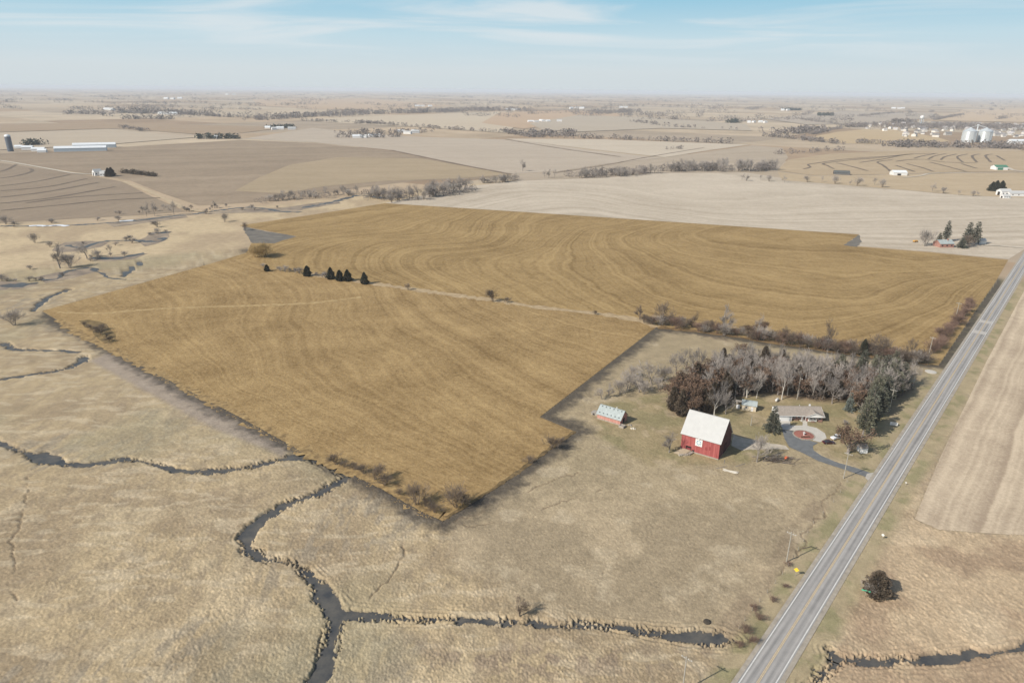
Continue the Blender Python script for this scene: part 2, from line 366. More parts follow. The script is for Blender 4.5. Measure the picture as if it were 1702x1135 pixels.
trail = (1 - sstep(0.08, 0.40, td)) * sstep(0.30, 0.5, fbm(X, Y, 12.0, 295, 2))
Z = Z - 0.3 * trail
Z = np.where(flat, -0.10, Z)
ZF = np.zeros(len(GX)); ZF[near] = Z
# base colours
def C(r_, g_, b_): return np.array([r_, g_, b_])
def mixc(a, b, t): return a * (1 - t[:, None]) + b * t[:, None]
STRAW = C(0.40, 0.305, 0.175); STRAW2 = C(0.325, 0.245, 0.145); STRAW3 = C(0.47, 0.37, 0.225)
ncol = len(X)
col = np.tile(STRAW, (ncol, 1))
col = mixc(col, STRAW2, sstep(0.40, 0.66, lowf)); col = mixc(col, STRAW3, sstep(0.55, 0.8, fbm(X, Y, 11.0, 71)) * 0.7)
uu = X + 9 * fbm(X, Y, 30.0, 201, 2); vv = Y + 9 * fbm(X, Y, 30.0, 211, 2)
mat_ = fbm(uu * 3.0, vv, 6.0, 221, 3); mat2 = fbm(uu * 0.6, vv * 1.9, 5.0, 231, 3)
col = mixc(col, C(0.29, 0.225, 0.145), sstep(0.52, 0.72, mat_) * 0.5); col = mixc(col, C(0.50, 0.405, 0.265), sstep(0.55, 0.72, mat2) * 0.5)
col = mixc(col, C(0.27, 0.225, 0.16), sstep(0.56, 0.70, fbm(X, Y, 38.0, 241)) * sstep(0.4, 0.6, mat_) * 0.6)
oliv = fbm(X, Y, 60.0, 81); col = mixc(col, C(0.33, 0.28, 0.165), sstep(0.5, 0.72, oliv) * 0.55)
# pasture: greyer, slightly green towards the farmyard
pcol = mixc(np.tile(C(0.40, 0.31, 0.19), (ncol, 1)), C(0.315, 0.245, 0.15), sstep(0.38, 0.66, fbm(X, Y, 16.0, 91)))
pcol = mixc(pcol, C(0.33, 0.26, 0.15), sstep(175, 235, Y) * 0.7)
pcol = mixc(pcol, C(0.46, 0.37, 0.24), sstep(0.62, 0.8, fbm(X, Y, 9.0, 96)) * 0.6)
col = mixc(col, pcol, past)
lcol = mixc(np.tile(C(0.30, 0.235, 0.12), (ncol, 1)), C(0.235, 0.20, 0.095), sstep(0.4, 0.65, fbm(X, Y, 10.0, 101)))
lcol = mixc(lcol, C(0.40, 0.31, 0.19), sstep(0.6, 0.78, fbm(X, Y, 7.0, 103)) * 0.7)
col = mixc(col, lcol, lawn * 0.85)
rcol = mixc(np.tile(C(0.45, 0.335, 0.205), (ncol, 1)), C(0.35, 0.25, 0.155), sstep(0.42, 0.68, fbm(X, Y, 13.0, 111)))
rcol = mixc(rcol, C(0.53, 0.41, 0.26), sstep(0.58, 0.78, fbm(X, Y, 18.0, 117)) * 0.7)
col = mixc(col, rcol, wetr)
vcol = mixc(np.tile(C(0.36, 0.285, 0.165), (ncol, 1)), C(0.27, 0.235, 0.12), sstep(0.4, 0.65, fbm(X, Y, 5.0, 121)))
col = mixc(col, vcol, verge)
ditch = (1 - sstep(1.5, 4.0, np.abs(ard - 13.0 + 3 * (lowf - 0.5)))) * (ro < 0) * sstep(0.4, 0.6, fbm(X, Y, 12, 131))
col = mixc(col, C(0.235, 0.175, 0.11), ditch * 0.6)
col = mixc(col, C(0.30, 0.245, 0.20), gray * 0.75)
col = mixc(col, C(0.24, 0.18, 0.125), soft(X, Y, P_BURN2, 6.0) * sstep(0.48, 0.62, fbm(X, Y, 3.5, 141)) * 0.75)
# soft drop shadow round the golden parcel, painted into the ground colour
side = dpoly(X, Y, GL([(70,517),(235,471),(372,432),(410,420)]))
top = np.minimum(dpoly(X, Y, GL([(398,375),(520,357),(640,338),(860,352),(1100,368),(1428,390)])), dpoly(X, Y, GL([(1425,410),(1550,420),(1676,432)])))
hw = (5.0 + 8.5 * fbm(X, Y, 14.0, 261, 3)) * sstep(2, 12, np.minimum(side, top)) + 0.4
head = (1 - sstep(0.2, 1.05, d_all / hw + 0.7 * (fbm(X, Y, 2.6, 151) - 0.5))) * (~in_all)  # head: mask of the painted drop shadow
for P_ in P_SHADOW: head = np.maximum(head, soft(X, Y, P_, 3.0) * 0.9)
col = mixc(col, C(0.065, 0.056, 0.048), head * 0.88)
lum = col.mean(1, keepdims=True); col = (col * 0.90 + lum * 0.10) * 0.97
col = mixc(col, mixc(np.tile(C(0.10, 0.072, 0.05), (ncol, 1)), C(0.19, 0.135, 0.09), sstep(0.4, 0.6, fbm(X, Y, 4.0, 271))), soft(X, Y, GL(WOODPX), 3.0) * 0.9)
col = mixc(col, C(0.16, 0.12, 0.08), trail * 0.7)
col = mixc(col, C(0.11, 0.09, 0.07), sstep(0.25, 0.9, carve) * 0.85)
tone = 1 + nearf * ((0.86 + 0.28 * cid) * (0.92 + 0.16 * cid2) - 1); col = col * (1 + (tone - 1) * (1 - 0.6 * verge))[:, None]
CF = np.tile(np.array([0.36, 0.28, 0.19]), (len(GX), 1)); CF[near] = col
farf = sstep(600, 700, GR)
# far vertices of the meadow flats to the left keep the straw colour
P_FLATS = GL([(-400,560),(-400,380),(0,372),(150,372),(300,362),(420,345),(560,330),(640,320),(760,310),(860,300),(640,340),(520,357),(398,375),(418,404),(372,432),(70,517)])
fl = soft(GX, GY, P_FLATS, 12.0)
flc = mixc(np.tile(C(0.47, 0.37, 0.235), (len(GX), 1)), C(0.37, 0.285, 0.185), sstep(0.4, 0.65, fbm(GX, GY, 35.0, 161)))
sel = (~near) & (fl > 0)
CF[sel] = flc[sel]; farf = np.where(sel, farf * (1 - fl), farf)
V = np.stack([GX, GY, ZF], 1)
i, j = np.meshgrid(np.arange(NR - 1), np.arange(NA), indexing='ij'); jn = (j + 1) % NA
F = np.stack([i * NA + j, i * NA + jn, (i + 1) * NA + jn, (i + 1) * NA + j], -1).reshape(-1, 4)
F = F[:, ::-1]
gm = np_mesh('ground', V, F)
gm.polygons.foreach_set('use_smooth', np.ones(len(gm.polygons), bool))
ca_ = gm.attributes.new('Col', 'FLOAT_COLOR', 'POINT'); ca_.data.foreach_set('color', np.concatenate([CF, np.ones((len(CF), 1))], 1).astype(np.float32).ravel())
fa_ = gm.attributes.new('far', 'FLOAT', 'POINT'); fa_.data.foreach_set('value', farf.astype(np.float32))
m, t, b = new_mat('ground'); L = t.links
b.inputs['Roughness'].default_value = 0.95; b.inputs['Specular IOR Level'].default_value = 0.05
at = N(t, 'ShaderNodeAttribute', attribute_name='Col'); af = N(t, 'ShaderNodeAttribute', attribute_name='far')
ge = N(t, 'ShaderNodeNewGeometry')
nf = N(t, 'ShaderNodeTexNoise', i_Scale=2.6, i_Detail=4.0, i_Roughness=0.7); L.new(ge.outputs['Position'], nf.inputs['Vector'])
hv = N(t, 'ShaderNodeHueSaturation'); mrn = N(t, 'ShaderNodeMapRange'); mrn.inputs['From Min'].default_value = 0.36; mrn.inputs['From Max'].default_value = 0.64
mrn.inputs['To Min'].default_value = 0.8; mrn.inputs['To Max'].default_value = 1.22; nf2 = N(t, 'ShaderNodeTexNoise', i_Scale=0.16, i_Detail=6.0, i_Roughness=0.7); L.new(ge.outputs['Position'], nf2.inputs['Vector']); nfa = N(t, 'ShaderNodeMath', operation='ADD'); L.new(nf.outputs['Fac'], nfa.inputs[0]); L.new(nf2.outputs['Fac'], nfa.inputs[1]); nfh = N(t, 'ShaderNodeMath', operation='MULTIPLY'); nfh.inputs[1].default_value = 0.5; L.new(nfa.outputs[0], nfh.inputs[0]); L.new(nfh.outputs[0], mrn.inputs['Value']); L.new(mrn.outputs[0], hv.inputs['Value']); L.new(at.outputs['Color'], hv.inputs['Color'])
# far patchwork of fields on the section grid
vr = N(t, 'ShaderNodeVectorRotate', rotation_type='Z_AXIS'); vr.inputs['Angle'].default_value = rad(38); L.new(ge.outputs['Position'], vr.inputs['Vector'])
nwp = N(t, 'ShaderNodeTexNoise', i_Scale=0.0012, i_Detail=3.0); L.new(ge.outputs['Position'], nwp.inputs['Vector'])
vs_ = N(t, 'ShaderNodeVectorMath', operation='MULTIPLY_ADD'); vs_.inputs[1].default_value = (170, 170, 0); L.new(nwp.outputs['Color'], vs_.inputs[0]); L.new(vr.outputs[0], vs_.inputs[2])
dv = N(t, 'ShaderNodeVectorMath', operation='DIVIDE'); dv.inputs[1].default_value = (620, 390, 1e6); L.new(vs_.outputs[0], dv.inputs[0])
flr = N(t, 'ShaderNodeVectorMath', operation='FLOOR'); L.new(dv.outputs[0], flr.inputs[0])
wno = N(t, 'ShaderNodeTexWhiteNoise', noise_dimensions='2D'); L.new(flr.outputs[0], wno.inputs['Vector'])
rp = N(t, 'ShaderNodeValToRGB'); L.new(wno.outputs['Value'], rp.inputs[0])
el = rp.color_ramp.elements; el[0].position = 0.0; el[0].color = (0.27, 0.195, 0.13, 1); el[1].position = 1.0; el[1].color = (0.42, 0.345, 0.25, 1)
for p_, c_ in ((0.2, (0.36, 0.265, 0.175, 1)), (0.4, (0.43, 0.34, 0.235, 1)), (0.6, (0.33, 0.265, 0.195, 1)), (0.8, (0.46, 0.37, 0.26, 1))):
    e_ = el.new(p_); e_.color = c_
nl = N(t, 'ShaderNodeTexNoise', i_Scale=0.004, i_Detail=6.0, i_Roughness=0.65); L.new(ge.outputs['Position'], nl.inputs['Vector'])
mrl = N(t, 'ShaderNodeMapRange'); mrl.inputs['From Min'].default_value = 0.3; mrl.inputs['From Max'].default_value = 0.7; mrl.inputs['To Min'].default_value = 0.78; mrl.inputs['To Max'].default_value = 1.2; L.new(nl.outputs['Fac'], mrl.inputs['Value'])
hv2 = N(t, 'ShaderNodeHueSaturation'); L.new(rp.outputs[0], hv2.inputs['Color']); L.new(mrl.outputs[0], hv2.inputs['Value'])
mxg = N(t, 'ShaderNodeMix', data_type='RGBA'); L.new(af.outputs['Fac'], mxg.inputs['Factor']); L.new(hv.outputs[0], mxg.inputs['A']); L.new(hv2.outputs[0], mxg.inputs['B'])
L.new(mxg.outputs['Result'], b.inputs['Base Color'])
bp = N(t, 'ShaderNodeBump'); bp.inputs['Strength'].default_value = 0.5; bp.inputs['Distance'].default_value = 0.25; L.new(nf.outputs['Fac'], bp.inputs['Height']); L.new(bp.outputs[0], b.inputs['Normal'])
ground = tag(link_mesh('ground', gm, m), 'pale dry marsh grass and farmland reaching to the horizon', 'ground', kind='structure')

# ------------------------------------------------------------------ sheets
def densify(P, step):
    out = []
    n = len(P)
    for k in range(n):
        a = P[k]; b_ = P[(k + 1) % n]; d = np.hypot(*(b_ - a)); m_ = max(1, int(d // step))
        for q in range(m_): out.append(a + (b_ - a) * q / m_)
    return np.array(out)
def sheet(name, P, z, mt, label, cat='field', grid=None, s_fn=None, rough_edge=0.0, parent=None):
    P = np.asarray(P)
    if rough_edge:
        P = densify(P, rough_edge * 3); P = P + rough_edge * (rng.random(P.shape) - 0.5)
    if grid:
        P = densify(P, grid); x0, y0 = P.min(0); x1, y1 = P.max(0)
        gx, gy = np.meshgrid(np.arange(x0, x1, grid), np.arange(y0, y1, grid)); gx = gx.ravel() + 0.3 * grid * (rng.random(gx.size) - 0.5); gy = gy.ravel() + 0.3 * grid * (rng.random(gy.size) - 0.5)
        ok = inpoly(gx, gy, P) & (dpoly(gx, gy, P, True) > grid * 0.45)
        pts = [Vector(p) for p in P] + [Vector(p) for p in np.stack([gx[ok], gy[ok]], 1)]
    else:
        pts = [Vector(p) for p in P]
    ed = [(k, (k + 1) % len(P)) for k in range(len(P))]
    vo, _, fo, _, _, _ = delaunay_2d_cdt(pts, ed, [], 1, 1e-5)
    me = bpy.data.meshes.new(name); me.from_pydata([(v.x, v.y, z) for v in vo], [], [list(f) if True else f for f in fo]); me.update()
    bm = bmesh.new(); bm.from_mesh(me)
    for f in bm.faces:
        if f.normal.z < 0: f.normal_flip()
    bm.to_mesh(me); bm.free()
    if s_fn is not None:
        co = np.array([(v.x, v.y) for v in vo]); a = me.attributes.new('s', 'FLOAT', 'POINT'); a.data.foreach_set('value', s_fn(co).astype(np.float32))
    o = link_mesh(name, me, mt, parent)
    if parent is None: tag(o, label, cat, kind='structure')
    return o
def tps(curves, scale):
    """smooth scalar that takes the given value along each traced curve"""
    pts = []; val = []
    for v_, c_ in curves:
        for p in c_: pts.append(G(*p)); val.append(v_ * scale)
    pts = np.array(pts); val = np.array(val); n = len(pts)
    def U(r2): return np.where(r2 > 0, r2 * np.log(np.maximum(r2, 1e-12)), 0)
    q = pts / 100.0
    K = U(((q[:, None] - q[None]) ** 2).sum(-1)) + np.eye(n) * 0.02; Pm = np.c_[np.ones(n), q]
    A = np.zeros((n + 3, n + 3)); A[:n, :n] = K; A[:n, n:] = Pm; A[n:, :n] = Pm.T
    w = np.linalg.solve(A, np.r_[val, 0, 0, 0])
    def fn(xy):
        x = xy / 100.0; return U(((x[:, None] - q[None]) ** 2).sum(-1)) @ w[:n] + np.c_[np.ones(len(x)), x] @ w[n:]
    return fn
S_UP = tps([
 (0, [(430,385),(520,372),(600,358),(690,343)]), (1, [(500,398),(560,391),(617,386),(657,381),(720,362),(761,349)]),
 (2, [(514,433),(526,419),(559,407),(615,396),(677,393),(716,390),(747,370),(788,351)]),
 (3, [(690,478),(634,454),(617,430),(629,416),(662,406),(720,403),(768,401),(794,391),(811,368),(838,353)]),
 (4, [(770,487),(720,462),(690,440),(700,425),(750,418),(820,412),(850,395),(864,375),(890,357)]),
 (5, [(900,505),(830,467),(791,443),(800,430),(861,418),(895,408),(925,388),(945,374),(1000,370)]),
 (5.6, [(1000,512),(930,472),(888,442),(900,425),(930,402),(950,386),(975,376)]), (6.2, [(1100,520),(1020,482),(968,432),(958,402),(985,382)]),
 (6.8, [(1300,527),(1150,502),(1050,457),(1005,417),(1000,386)]), (7.4, [(1450,498),(1300,490),(1150,462),(1075,426),(1045,390)]),
 (8, [(1580,452),(1450,464),(1300,456),(1200,441),(1110,420),(1080,390)]), (8.6, [(1630,432),(1450,432),(1350,431),(1250,425),(1170,410),(1130,386)]), (9.2, [(1420,406),(1350,408),(1250,402),(1200,386)]),
 (6.2, [(1330,563),(1420,551),(1500,524),(1600,474)]), (5.6, [(1450,586),(1530,557),(1600,504),(1650,462)]), (6.0, [(1150,533),(1250,550)])], 40.0)
S_LOW = tps([
 (0, [(110,530),(150,560),(230,605),(330,660),(450,722),(560,775),(700,840)]), (2, [(280,500),(300,550),(370,612),(470,672),(590,735),(720,805)]),
 (4, [(395,490),(395,550),(430,620),(500,668),(620,728),(780,800)]), (6, [(520,480),(540,560),(600,615),(700,685),(830,765)]),
 (8, [(620,485),(680,555),(760,605),(900,690)]), (10, [(700,490),(760,540),(850,585),(960,640)]),
 (12, [(790,505),(860,543),(960,580),(1010,598)]), (14, [(900,518),(980,540),(1060,555)])], 24.0)
GOLD1, GOLD2 = (0.185, 0.12, 0.05), (0.40, 0.28, 0.13)
sheet('stubble_field', P_UP, 0.06, field_mat('golden_stubble', GOLD1, GOLD2, row=3.4, rowamt=0.36, band=11.0, bandamt=0.29, blot=70, attr=True, bump=0.7, grain=2.4, warp=14, rowbump=0.25, gain=1.1),
      'golden stubble field with curving contour rows beyond the line of cedars', grid=7.0, s_fn=S_UP)
sheet('hay_field', P_LOW, 0.06, field_mat('golden_hay', (0.18, 0.115, 0.049), (0.415, 0.29, 0.138), row=4.2, rowamt=0.26, band=16.0, bandamt=0.22, blot=40, attr=True, bump=0.9, grain=1.9, warp=20, rowbump=0.12, gain=1.15),
      'golden hay field between the marsh creek and the farmyard', grid=7.0, s_fn=S_LOW)
def ribbon(P, w, z=0.0):
    """strip of faces along a world polyline; w scalar or per-point half width"""
    P = np.asarray(P, float); n = len(P); w = np.broadcast_to(w, (n,))
    T = np.gradient(P, axis=0); T /= np.linalg.norm(T, axis=1, keepdims=True) + 1e-9; Nn = np.stack([-T[:, 1], T[:, 0]], 1)
    A = P + Nn * w[:, None]; B = P - Nn * w[:, None]
    mb = MB(); mb.add([(*p, z) for p in A] + [(*p, z) for p in B], [(k, n + k, n + k + 1, k + 1) for k in range(n - 1)]); return mb
def smooth_line(P, step):
    P = np.asarray(P, float); out = []
    for k in range(len(P) - 1):
        p0 = P[max(k - 1, 0)]; p1 = P[k]; p2 = P[k + 1]; p3 = P[min(k + 2, len(P) - 1)]
        m_ = max(2, int(np.hypot(*(p2 - p1)) / step))
        for q in range(m_):
            u = q / m_; out.append(0.5 * (2 * p1 + (p2 - p0) * u + (2 * p0 - 5 * p1 + 4 * p2 - p3) * u * u + (3 * p1 - p0 - 3 * p2 + p3) * u ** 3))
    out.append(P[-1]); return np.array(out)
def strip(name, px, hw, z, mt, label, cat, jit=0.0, step=4.0, parent=None, world=False):
    P = smooth_line(np.array(px) if world else GL(px), step); w = hw * (1 + jit * (rng.random(len(P)) - 0.5))
    P = P + jit * hw * 0.4 * (rng.random(P.shape) - 0.5)
    o = ribbon(P, w, z).build(name, mt, parent)
    if parent is None: tag(o, label, cat, kind='structure')
    return o
M_GRASSY = mat('waterway_grass', (0.27, 0.19, 0.105), 0.95, 0, 0.25, 0.4, 1.5, col2=(0.46, 0.35, 0.21), coord='Object')
M_SWATH = mat('pale_swath', (0.26, 0.17, 0.072), 0.95, 0, 0.3, 0.4, 1.5, col2=(0.46, 0.335, 0.165))
M_ROUGH = mat('rough_grass', (0.13, 0.085, 0.04), 0.95, 0, 0.35, 0.8, 1.2, col2=(0.42, 0.29, 0.13))
strip('grass_waterway', DIV[3:], 3.4, 0.10, M_GRASSY, 'brownish unmown grass waterway between the two golden fields', 'waterway', 0.9, 3.0)
strip('cut_swath', [(96,519),(160,521),(230,516),(320,511),(420,508),(500,505),(545,501),(600,494)], 1.8, 0.10, M_SWATH, 'pale cut swath crossing the golden hay field', 'swath', 1.1, 3.0)
strip('field_edge_grass', [(100,531),(122,549),(200,588),(300,641),(400,693),(500,748),(620,802),(700,846),(736,860)], 2.6, 0.09, M_ROUGH, 'rough grass edge of the hay field along the marsh', 'grass strip', 1.2, 2.0)
strip('field_edge_grass', [(742,860),(840,799),(900,756),(955,717)], 0.8, 0.09, mat('dark_edge', (0.07, 0.05, 0.025), 0.95, 0, 0.5, 0.5, 1.2, col2=(0.22, 0.15, 0.07)), 'dark weedy edge of the hay field beside the pasture', 'grass strip', 1.2, 2.0)
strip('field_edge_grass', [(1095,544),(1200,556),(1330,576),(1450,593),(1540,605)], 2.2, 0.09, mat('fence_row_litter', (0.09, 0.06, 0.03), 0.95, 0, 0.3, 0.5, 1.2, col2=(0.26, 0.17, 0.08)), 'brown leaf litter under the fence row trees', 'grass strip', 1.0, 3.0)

sheet('weed_patch', GL([(128,533),(150,531),(178,540),(190,556),(186,574),(172,566),(150,549)]), 0.085, mat('dark_weeds', (0.075, 0.055, 0.028), 0.95, 0, 0.25, 0.8, 1.2, col2=(0.26, 0.18, 0.08)), 'dark weedy patch in the tip of the hay field', 'weeds', rough_edge=2.5)
sheet('weed_patch', GL([(545,768),(600,775),(650,795),(700,822),(740,850),(735,862),(690,842),(640,812),(580,785)]), 0.085, M_ROUGH, 'rough brown weeds above the creek at the bottom corner of the hay field', 'weeds', rough_edge=2.0)
M_SHADOW = mat('painted_shadow', (0.115, 0.105, 0.09), 0.95, 0, 0.12, 0.5, 1.2, col2=(0.19, 0.17, 0.14))
sheet('painted_shadow_patch', P_SHADOW[0], 0.065, M_SHADOW, 'dark painted shadow wedge behind the big willow clump', 'painted_shade', rough_edge=2.0); sheet('painted_shadow_patch', P_SHADOW[1], 0.16, M_SHADOW, 'small dark painted shadow wedge at the notch of the stubble field', 'painted_shade', rough_edge=1.5)  # flat dark sheets that paint the border's shadow into both notches
M_REED = mat('grey_reeds', (0.15, 0.122, 0.10), 0.95, 0, 0.06, 0.6, 0.8, col2=(0.36, 0.285, 0.20))
for k, (pts, lb) in enumerate((([(85,412),(110,403),(150,400),(180,403),(165,411),(130,418),(100,420)], 'dark reed bed behind the marsh grove'), ([(-60,470),(0,466),(40,468),(62,474),(30,482),(-60,486)], 'dark reed bed round the backwater'), ([(140,432),(180,427),(215,424),(243,421),(225,430),(180,435)], 'dark reed bed in front of the marsh grove'), ([(55,462),(100,452),(150,446),(165,450),(120,462),(80,470)], 'grey reed bed below the marsh grove'), ([(180,372),(230,364),(310,356),(312,362),(240,371),(190,377)], 'grey reed bed along the far creek'), ([(330,357),(400,347),(470,345),(560,333),(565,338),(480,353),(400,354)], 'grey reed bed under the ploughed slope'), ([(230,400),(255,386),(285,384),(280,394),(262,406),(240,410)], 'grey reed bed round the oxbow pool'))):
    sheet('reed_bed', GL(pts), 0.055 + 0.004 * k, M_REED, lb, 'reeds', rough_edge=4.0)
# neighbouring fields, nearest first
def fm(n, c1, c2, **k): return field_mat(n, c1, c2, **k)
BEIGE = ((0.36, 0.30, 0.225), (0.54, 0.465, 0.365)); BROWN = ((0.215, 0.165, 0.115), (0.345, 0.27, 0.19)); TAN = ((0.33, 0.25, 0.16), (0.45, 0.35, 0.23))
sheet('corn_stubble_field', RFIELD, 0.05, fm('right_rows', (0.33, 0.255, 0.18), (0.56, 0.455, 0.325), ang=rad(40.2), row=2.2, rowamt=0.4, band=4.6, bandamt=0.7, warp=6, blot=22, grain=1.2, gain=1.25), 'pale corn stubble across the highway from the farmhouse')
S_NEXT = tps([(0, [(640,330),(760,312),(860,302),(1000,297),(1150,290)]), (1, [(700,345),(770,330),(850,315),(950,318),(1060,335),(1200,350),(1400,345),(1700,345)]),
 (2, [(780,348),(850,332),(940,326),(1050,345),(1200,365),(1400,368),(1600,365),(1700,360)]), (3, [(860,350),(920,342),(1000,345),(1100,362),(1300,382),(1450,385),(1600,382),(1702,380)]),
 (4, [(1450,400),(1600,402),(1702,400)])], 60.0)
sheet('bean_stubble_field', GL([(640,338),(700,325),(760,312),(860,301),(1000,296),(1100,288),(1240,287),(1320,300),(1440,309),(1560,322),(1640,326),(1800,330),(1800,440),(1702,415),(1676,431),(1550,419),(1425,409),(1432,401),(1428,390),(1100,368),(860,352)]),
      0.10, fm('next_field', *BEIGE, row=5, rowamt=0.25, band=16, bandamt=0.6, attr=True, warp=14, blot=110, grain=5), 'pale greyish stubble field behind the golden field', grid=18.0, s_fn=S_NEXT)
sheet('ploughed_field', GL([(-300,262),(0,256),(180,246),(400,233),(520,238),(650,251),(760,274),(850,291),(800,298),(700,300),(600,312),(480,332),(400,338),(330,342),(270,322),(215,300),(160,291),(90,281),(0,266),(-300,245)]),
      0.15, fm('ploughed', *BROWN, ang=rad(70), row=7, rowamt=0.2, band=60, bandamt=0.45, warp=90, blot=260, grain=7), 'brown ploughed field below the long white barns')
sheet('tan_field', GL([(560,262),(700,264),(790,280),(846,291),(760,297),(640,301),(540,310),(470,322),(390,318),(430,296),(480,275)]), 0.30, fm('tan_ridge', (0.30, 0.235, 0.15), (0.385, 0.30, 0.20), ang=rad(75), row=9, rowamt=0.2, band=50, bandamt=0.45, warp=90, blot=200, grain=7), 'tan hillside stubble at the end of the ploughed field')
terr = sheet('terraced_field', GL([(-300,250),(0,271),(90,284),(160,294),(205,303),(250,326),(310,352),(230,358),(120,364),(0,371),(-300,380)]), 0.15,
      fm('terraced', (0.225, 0.175, 0.125), (0.31, 0.245, 0.175), ang=rad(12), row=7, rowamt=0.25, band=40, bandamt=0.35, warp=40, blot=200, grain=6), 'brown terraced field below the gravel farm lane')
M_TERR = mat('terrace_soil', (0.155, 0.12, 0.088), 0.95, 0.2, 0.05)
for c_ in ([(0,465),(45,450),(80,430)], [(0,497),(60,490),(120,477),(160,462),(150,450)], [(0,537),(100,525),(200,510),(345,480)], [(0,560),(120,552),(250,538),(430,500)], [(0,592),(120,580),(250,562),(490,518)],
           [(0,622),(150,608),(300,588),(570,540)], [(130,620),(380,590),(710,570)], [(0,658),(200,640),(400,620),(560,605),(820,594)]):
    strip('terrace', [(x * 0.335, 130 + y * 0.335) for x, y in c_], 2.6, 0.35, M_TERR, None, None, 0.5, 12.0, parent=terr)
sheet('pale_field', GL([(405,231),(520,213),(600,222),(700,228),(860,233),(980,250),(1100,263),(1000,274),(930,285),(850,290),(760,273),(650,250),(520,237)]), 0.30, fm('pale1', (0.37, 0.305, 0.235), (0.45, 0.38, 0.295), ang=rad(80), row=9, rowamt=0.2, band=60, bandamt=0.4, warp=120, blot=280, grain=9), 'pale grey field beyond the ploughed hillside')
sheet('pale_field', GL([(840,231),(1000,232),(1245,241),(1180,250),(1105,262),(985,249)]), 0.34, fm('pale2', (0.44, 0.37, 0.28), (0.52, 0.445, 0.345), ang=rad(80), row=9, rowamt=0.2, band=60, bandamt=0.4, warp=120, blot=280, grain=9), 'cream coloured field in front of the long far hedge')
sheet('grass_valley', GL([(850,291),(930,286),(1000,275),(1110,262),(1250,242),(1300,246),(1310,262),(1290,285),(1240,286),(1100,288),(1000,296),(860,301)]), 0.22, fm('valley', (0.325, 0.265, 0.195), (0.42, 0.345, 0.26), ang=rad(60), row=8, rowamt=0.2, band=40, bandamt=0.35, warp=60, blot=120, grain=7), 'dull grassy valley field behind the creek thickets')
t2 = sheet('terraced_field', GL([(1292,284),(1310,266),(1380,256),(1500,251),(1702,251),(1900,255),(1900,300),(1702,286),(1600,286),(1520,289),(1440,291),(1350,292)]), 0.34, fm('terr2', *TAN, ang=rad(80), row=7, rowamt=0.2, band=40, bandamt=0.3, warp=60, blot=180, grain=7), 'tan terraced field below the far town')
for c_ in ([(290,583),(335,572),(320,555),(380,545),(520,525),(700,510),(850,500),(990,488)], [(485,583),(440,560),(420,548),(600,525),(760,512),(960,490)], [(650,542),(800,520),(960,490),(1150,484)],
           [(700,595),(570,560),(500,545)], [(850,600),(800,560),(765,538),(860,525)], [(880,535),(960,525),(1060,522),(1200,540),(1400,545)], [(1000,515),(1050,500),(1130,486)], [(1090,520),(1130,500),(1200,486)], [(1170,525),(1195,505),(1270,488)],
           [(1310,540),(1275,505),(1340,488)], [(1400,540),(1370,500),(1420,488)], [(1490,540),(1455,498),(1500,488)], [(1580,530),(1525,498)], [(950,550),(1050,575),(1120,600)], [(1100,540),(1220,570),(1330,600)], [(1300,550),(1400,580)], [(880,560),(1000,600)]):
    strip('terrace', [(1260 + x * 0.2597, 130 + y * 0.2597) for x, y in c_], 2.4, 0.60, M_TERR, None, None, 0.5, 14.0, parent=t2)
sheet('grass_waterway', GL([(1292,286),(1350,293),(1440,292),(1600,288),(1702,287),(1900,300),(1900,340),(1702,329),(1600,325),(1500,316),(1380,306),(1300,300)]), 0.26, fm('rgrass', (0.36, 0.275, 0.175), (0.47, 0.37, 0.245), ang=rad(80), row=7, rowamt=0.2, band=20, bandamt=0.3, warp=40, blot=70, grain=5), 'tan grassy draw with scattered shrubs behind the stubble field', 'draw')
sheet('gold_far_field', GL([(1345,229),(1390,220),(1440,215),(1490,217),(1560,229),(1580,236),(1470,240),(1400,239)]), 0.5, fm('gold_far', (0.40, 0.30, 0.18), (0.47, 0.36, 0.22), ang=rad(70), row=12, rowamt=0.15, band=60, bandamt=0.3, warp=60, blot=250, grain=10), 'warm tan rounded field at the edge of the far town')
_zf = 0.8
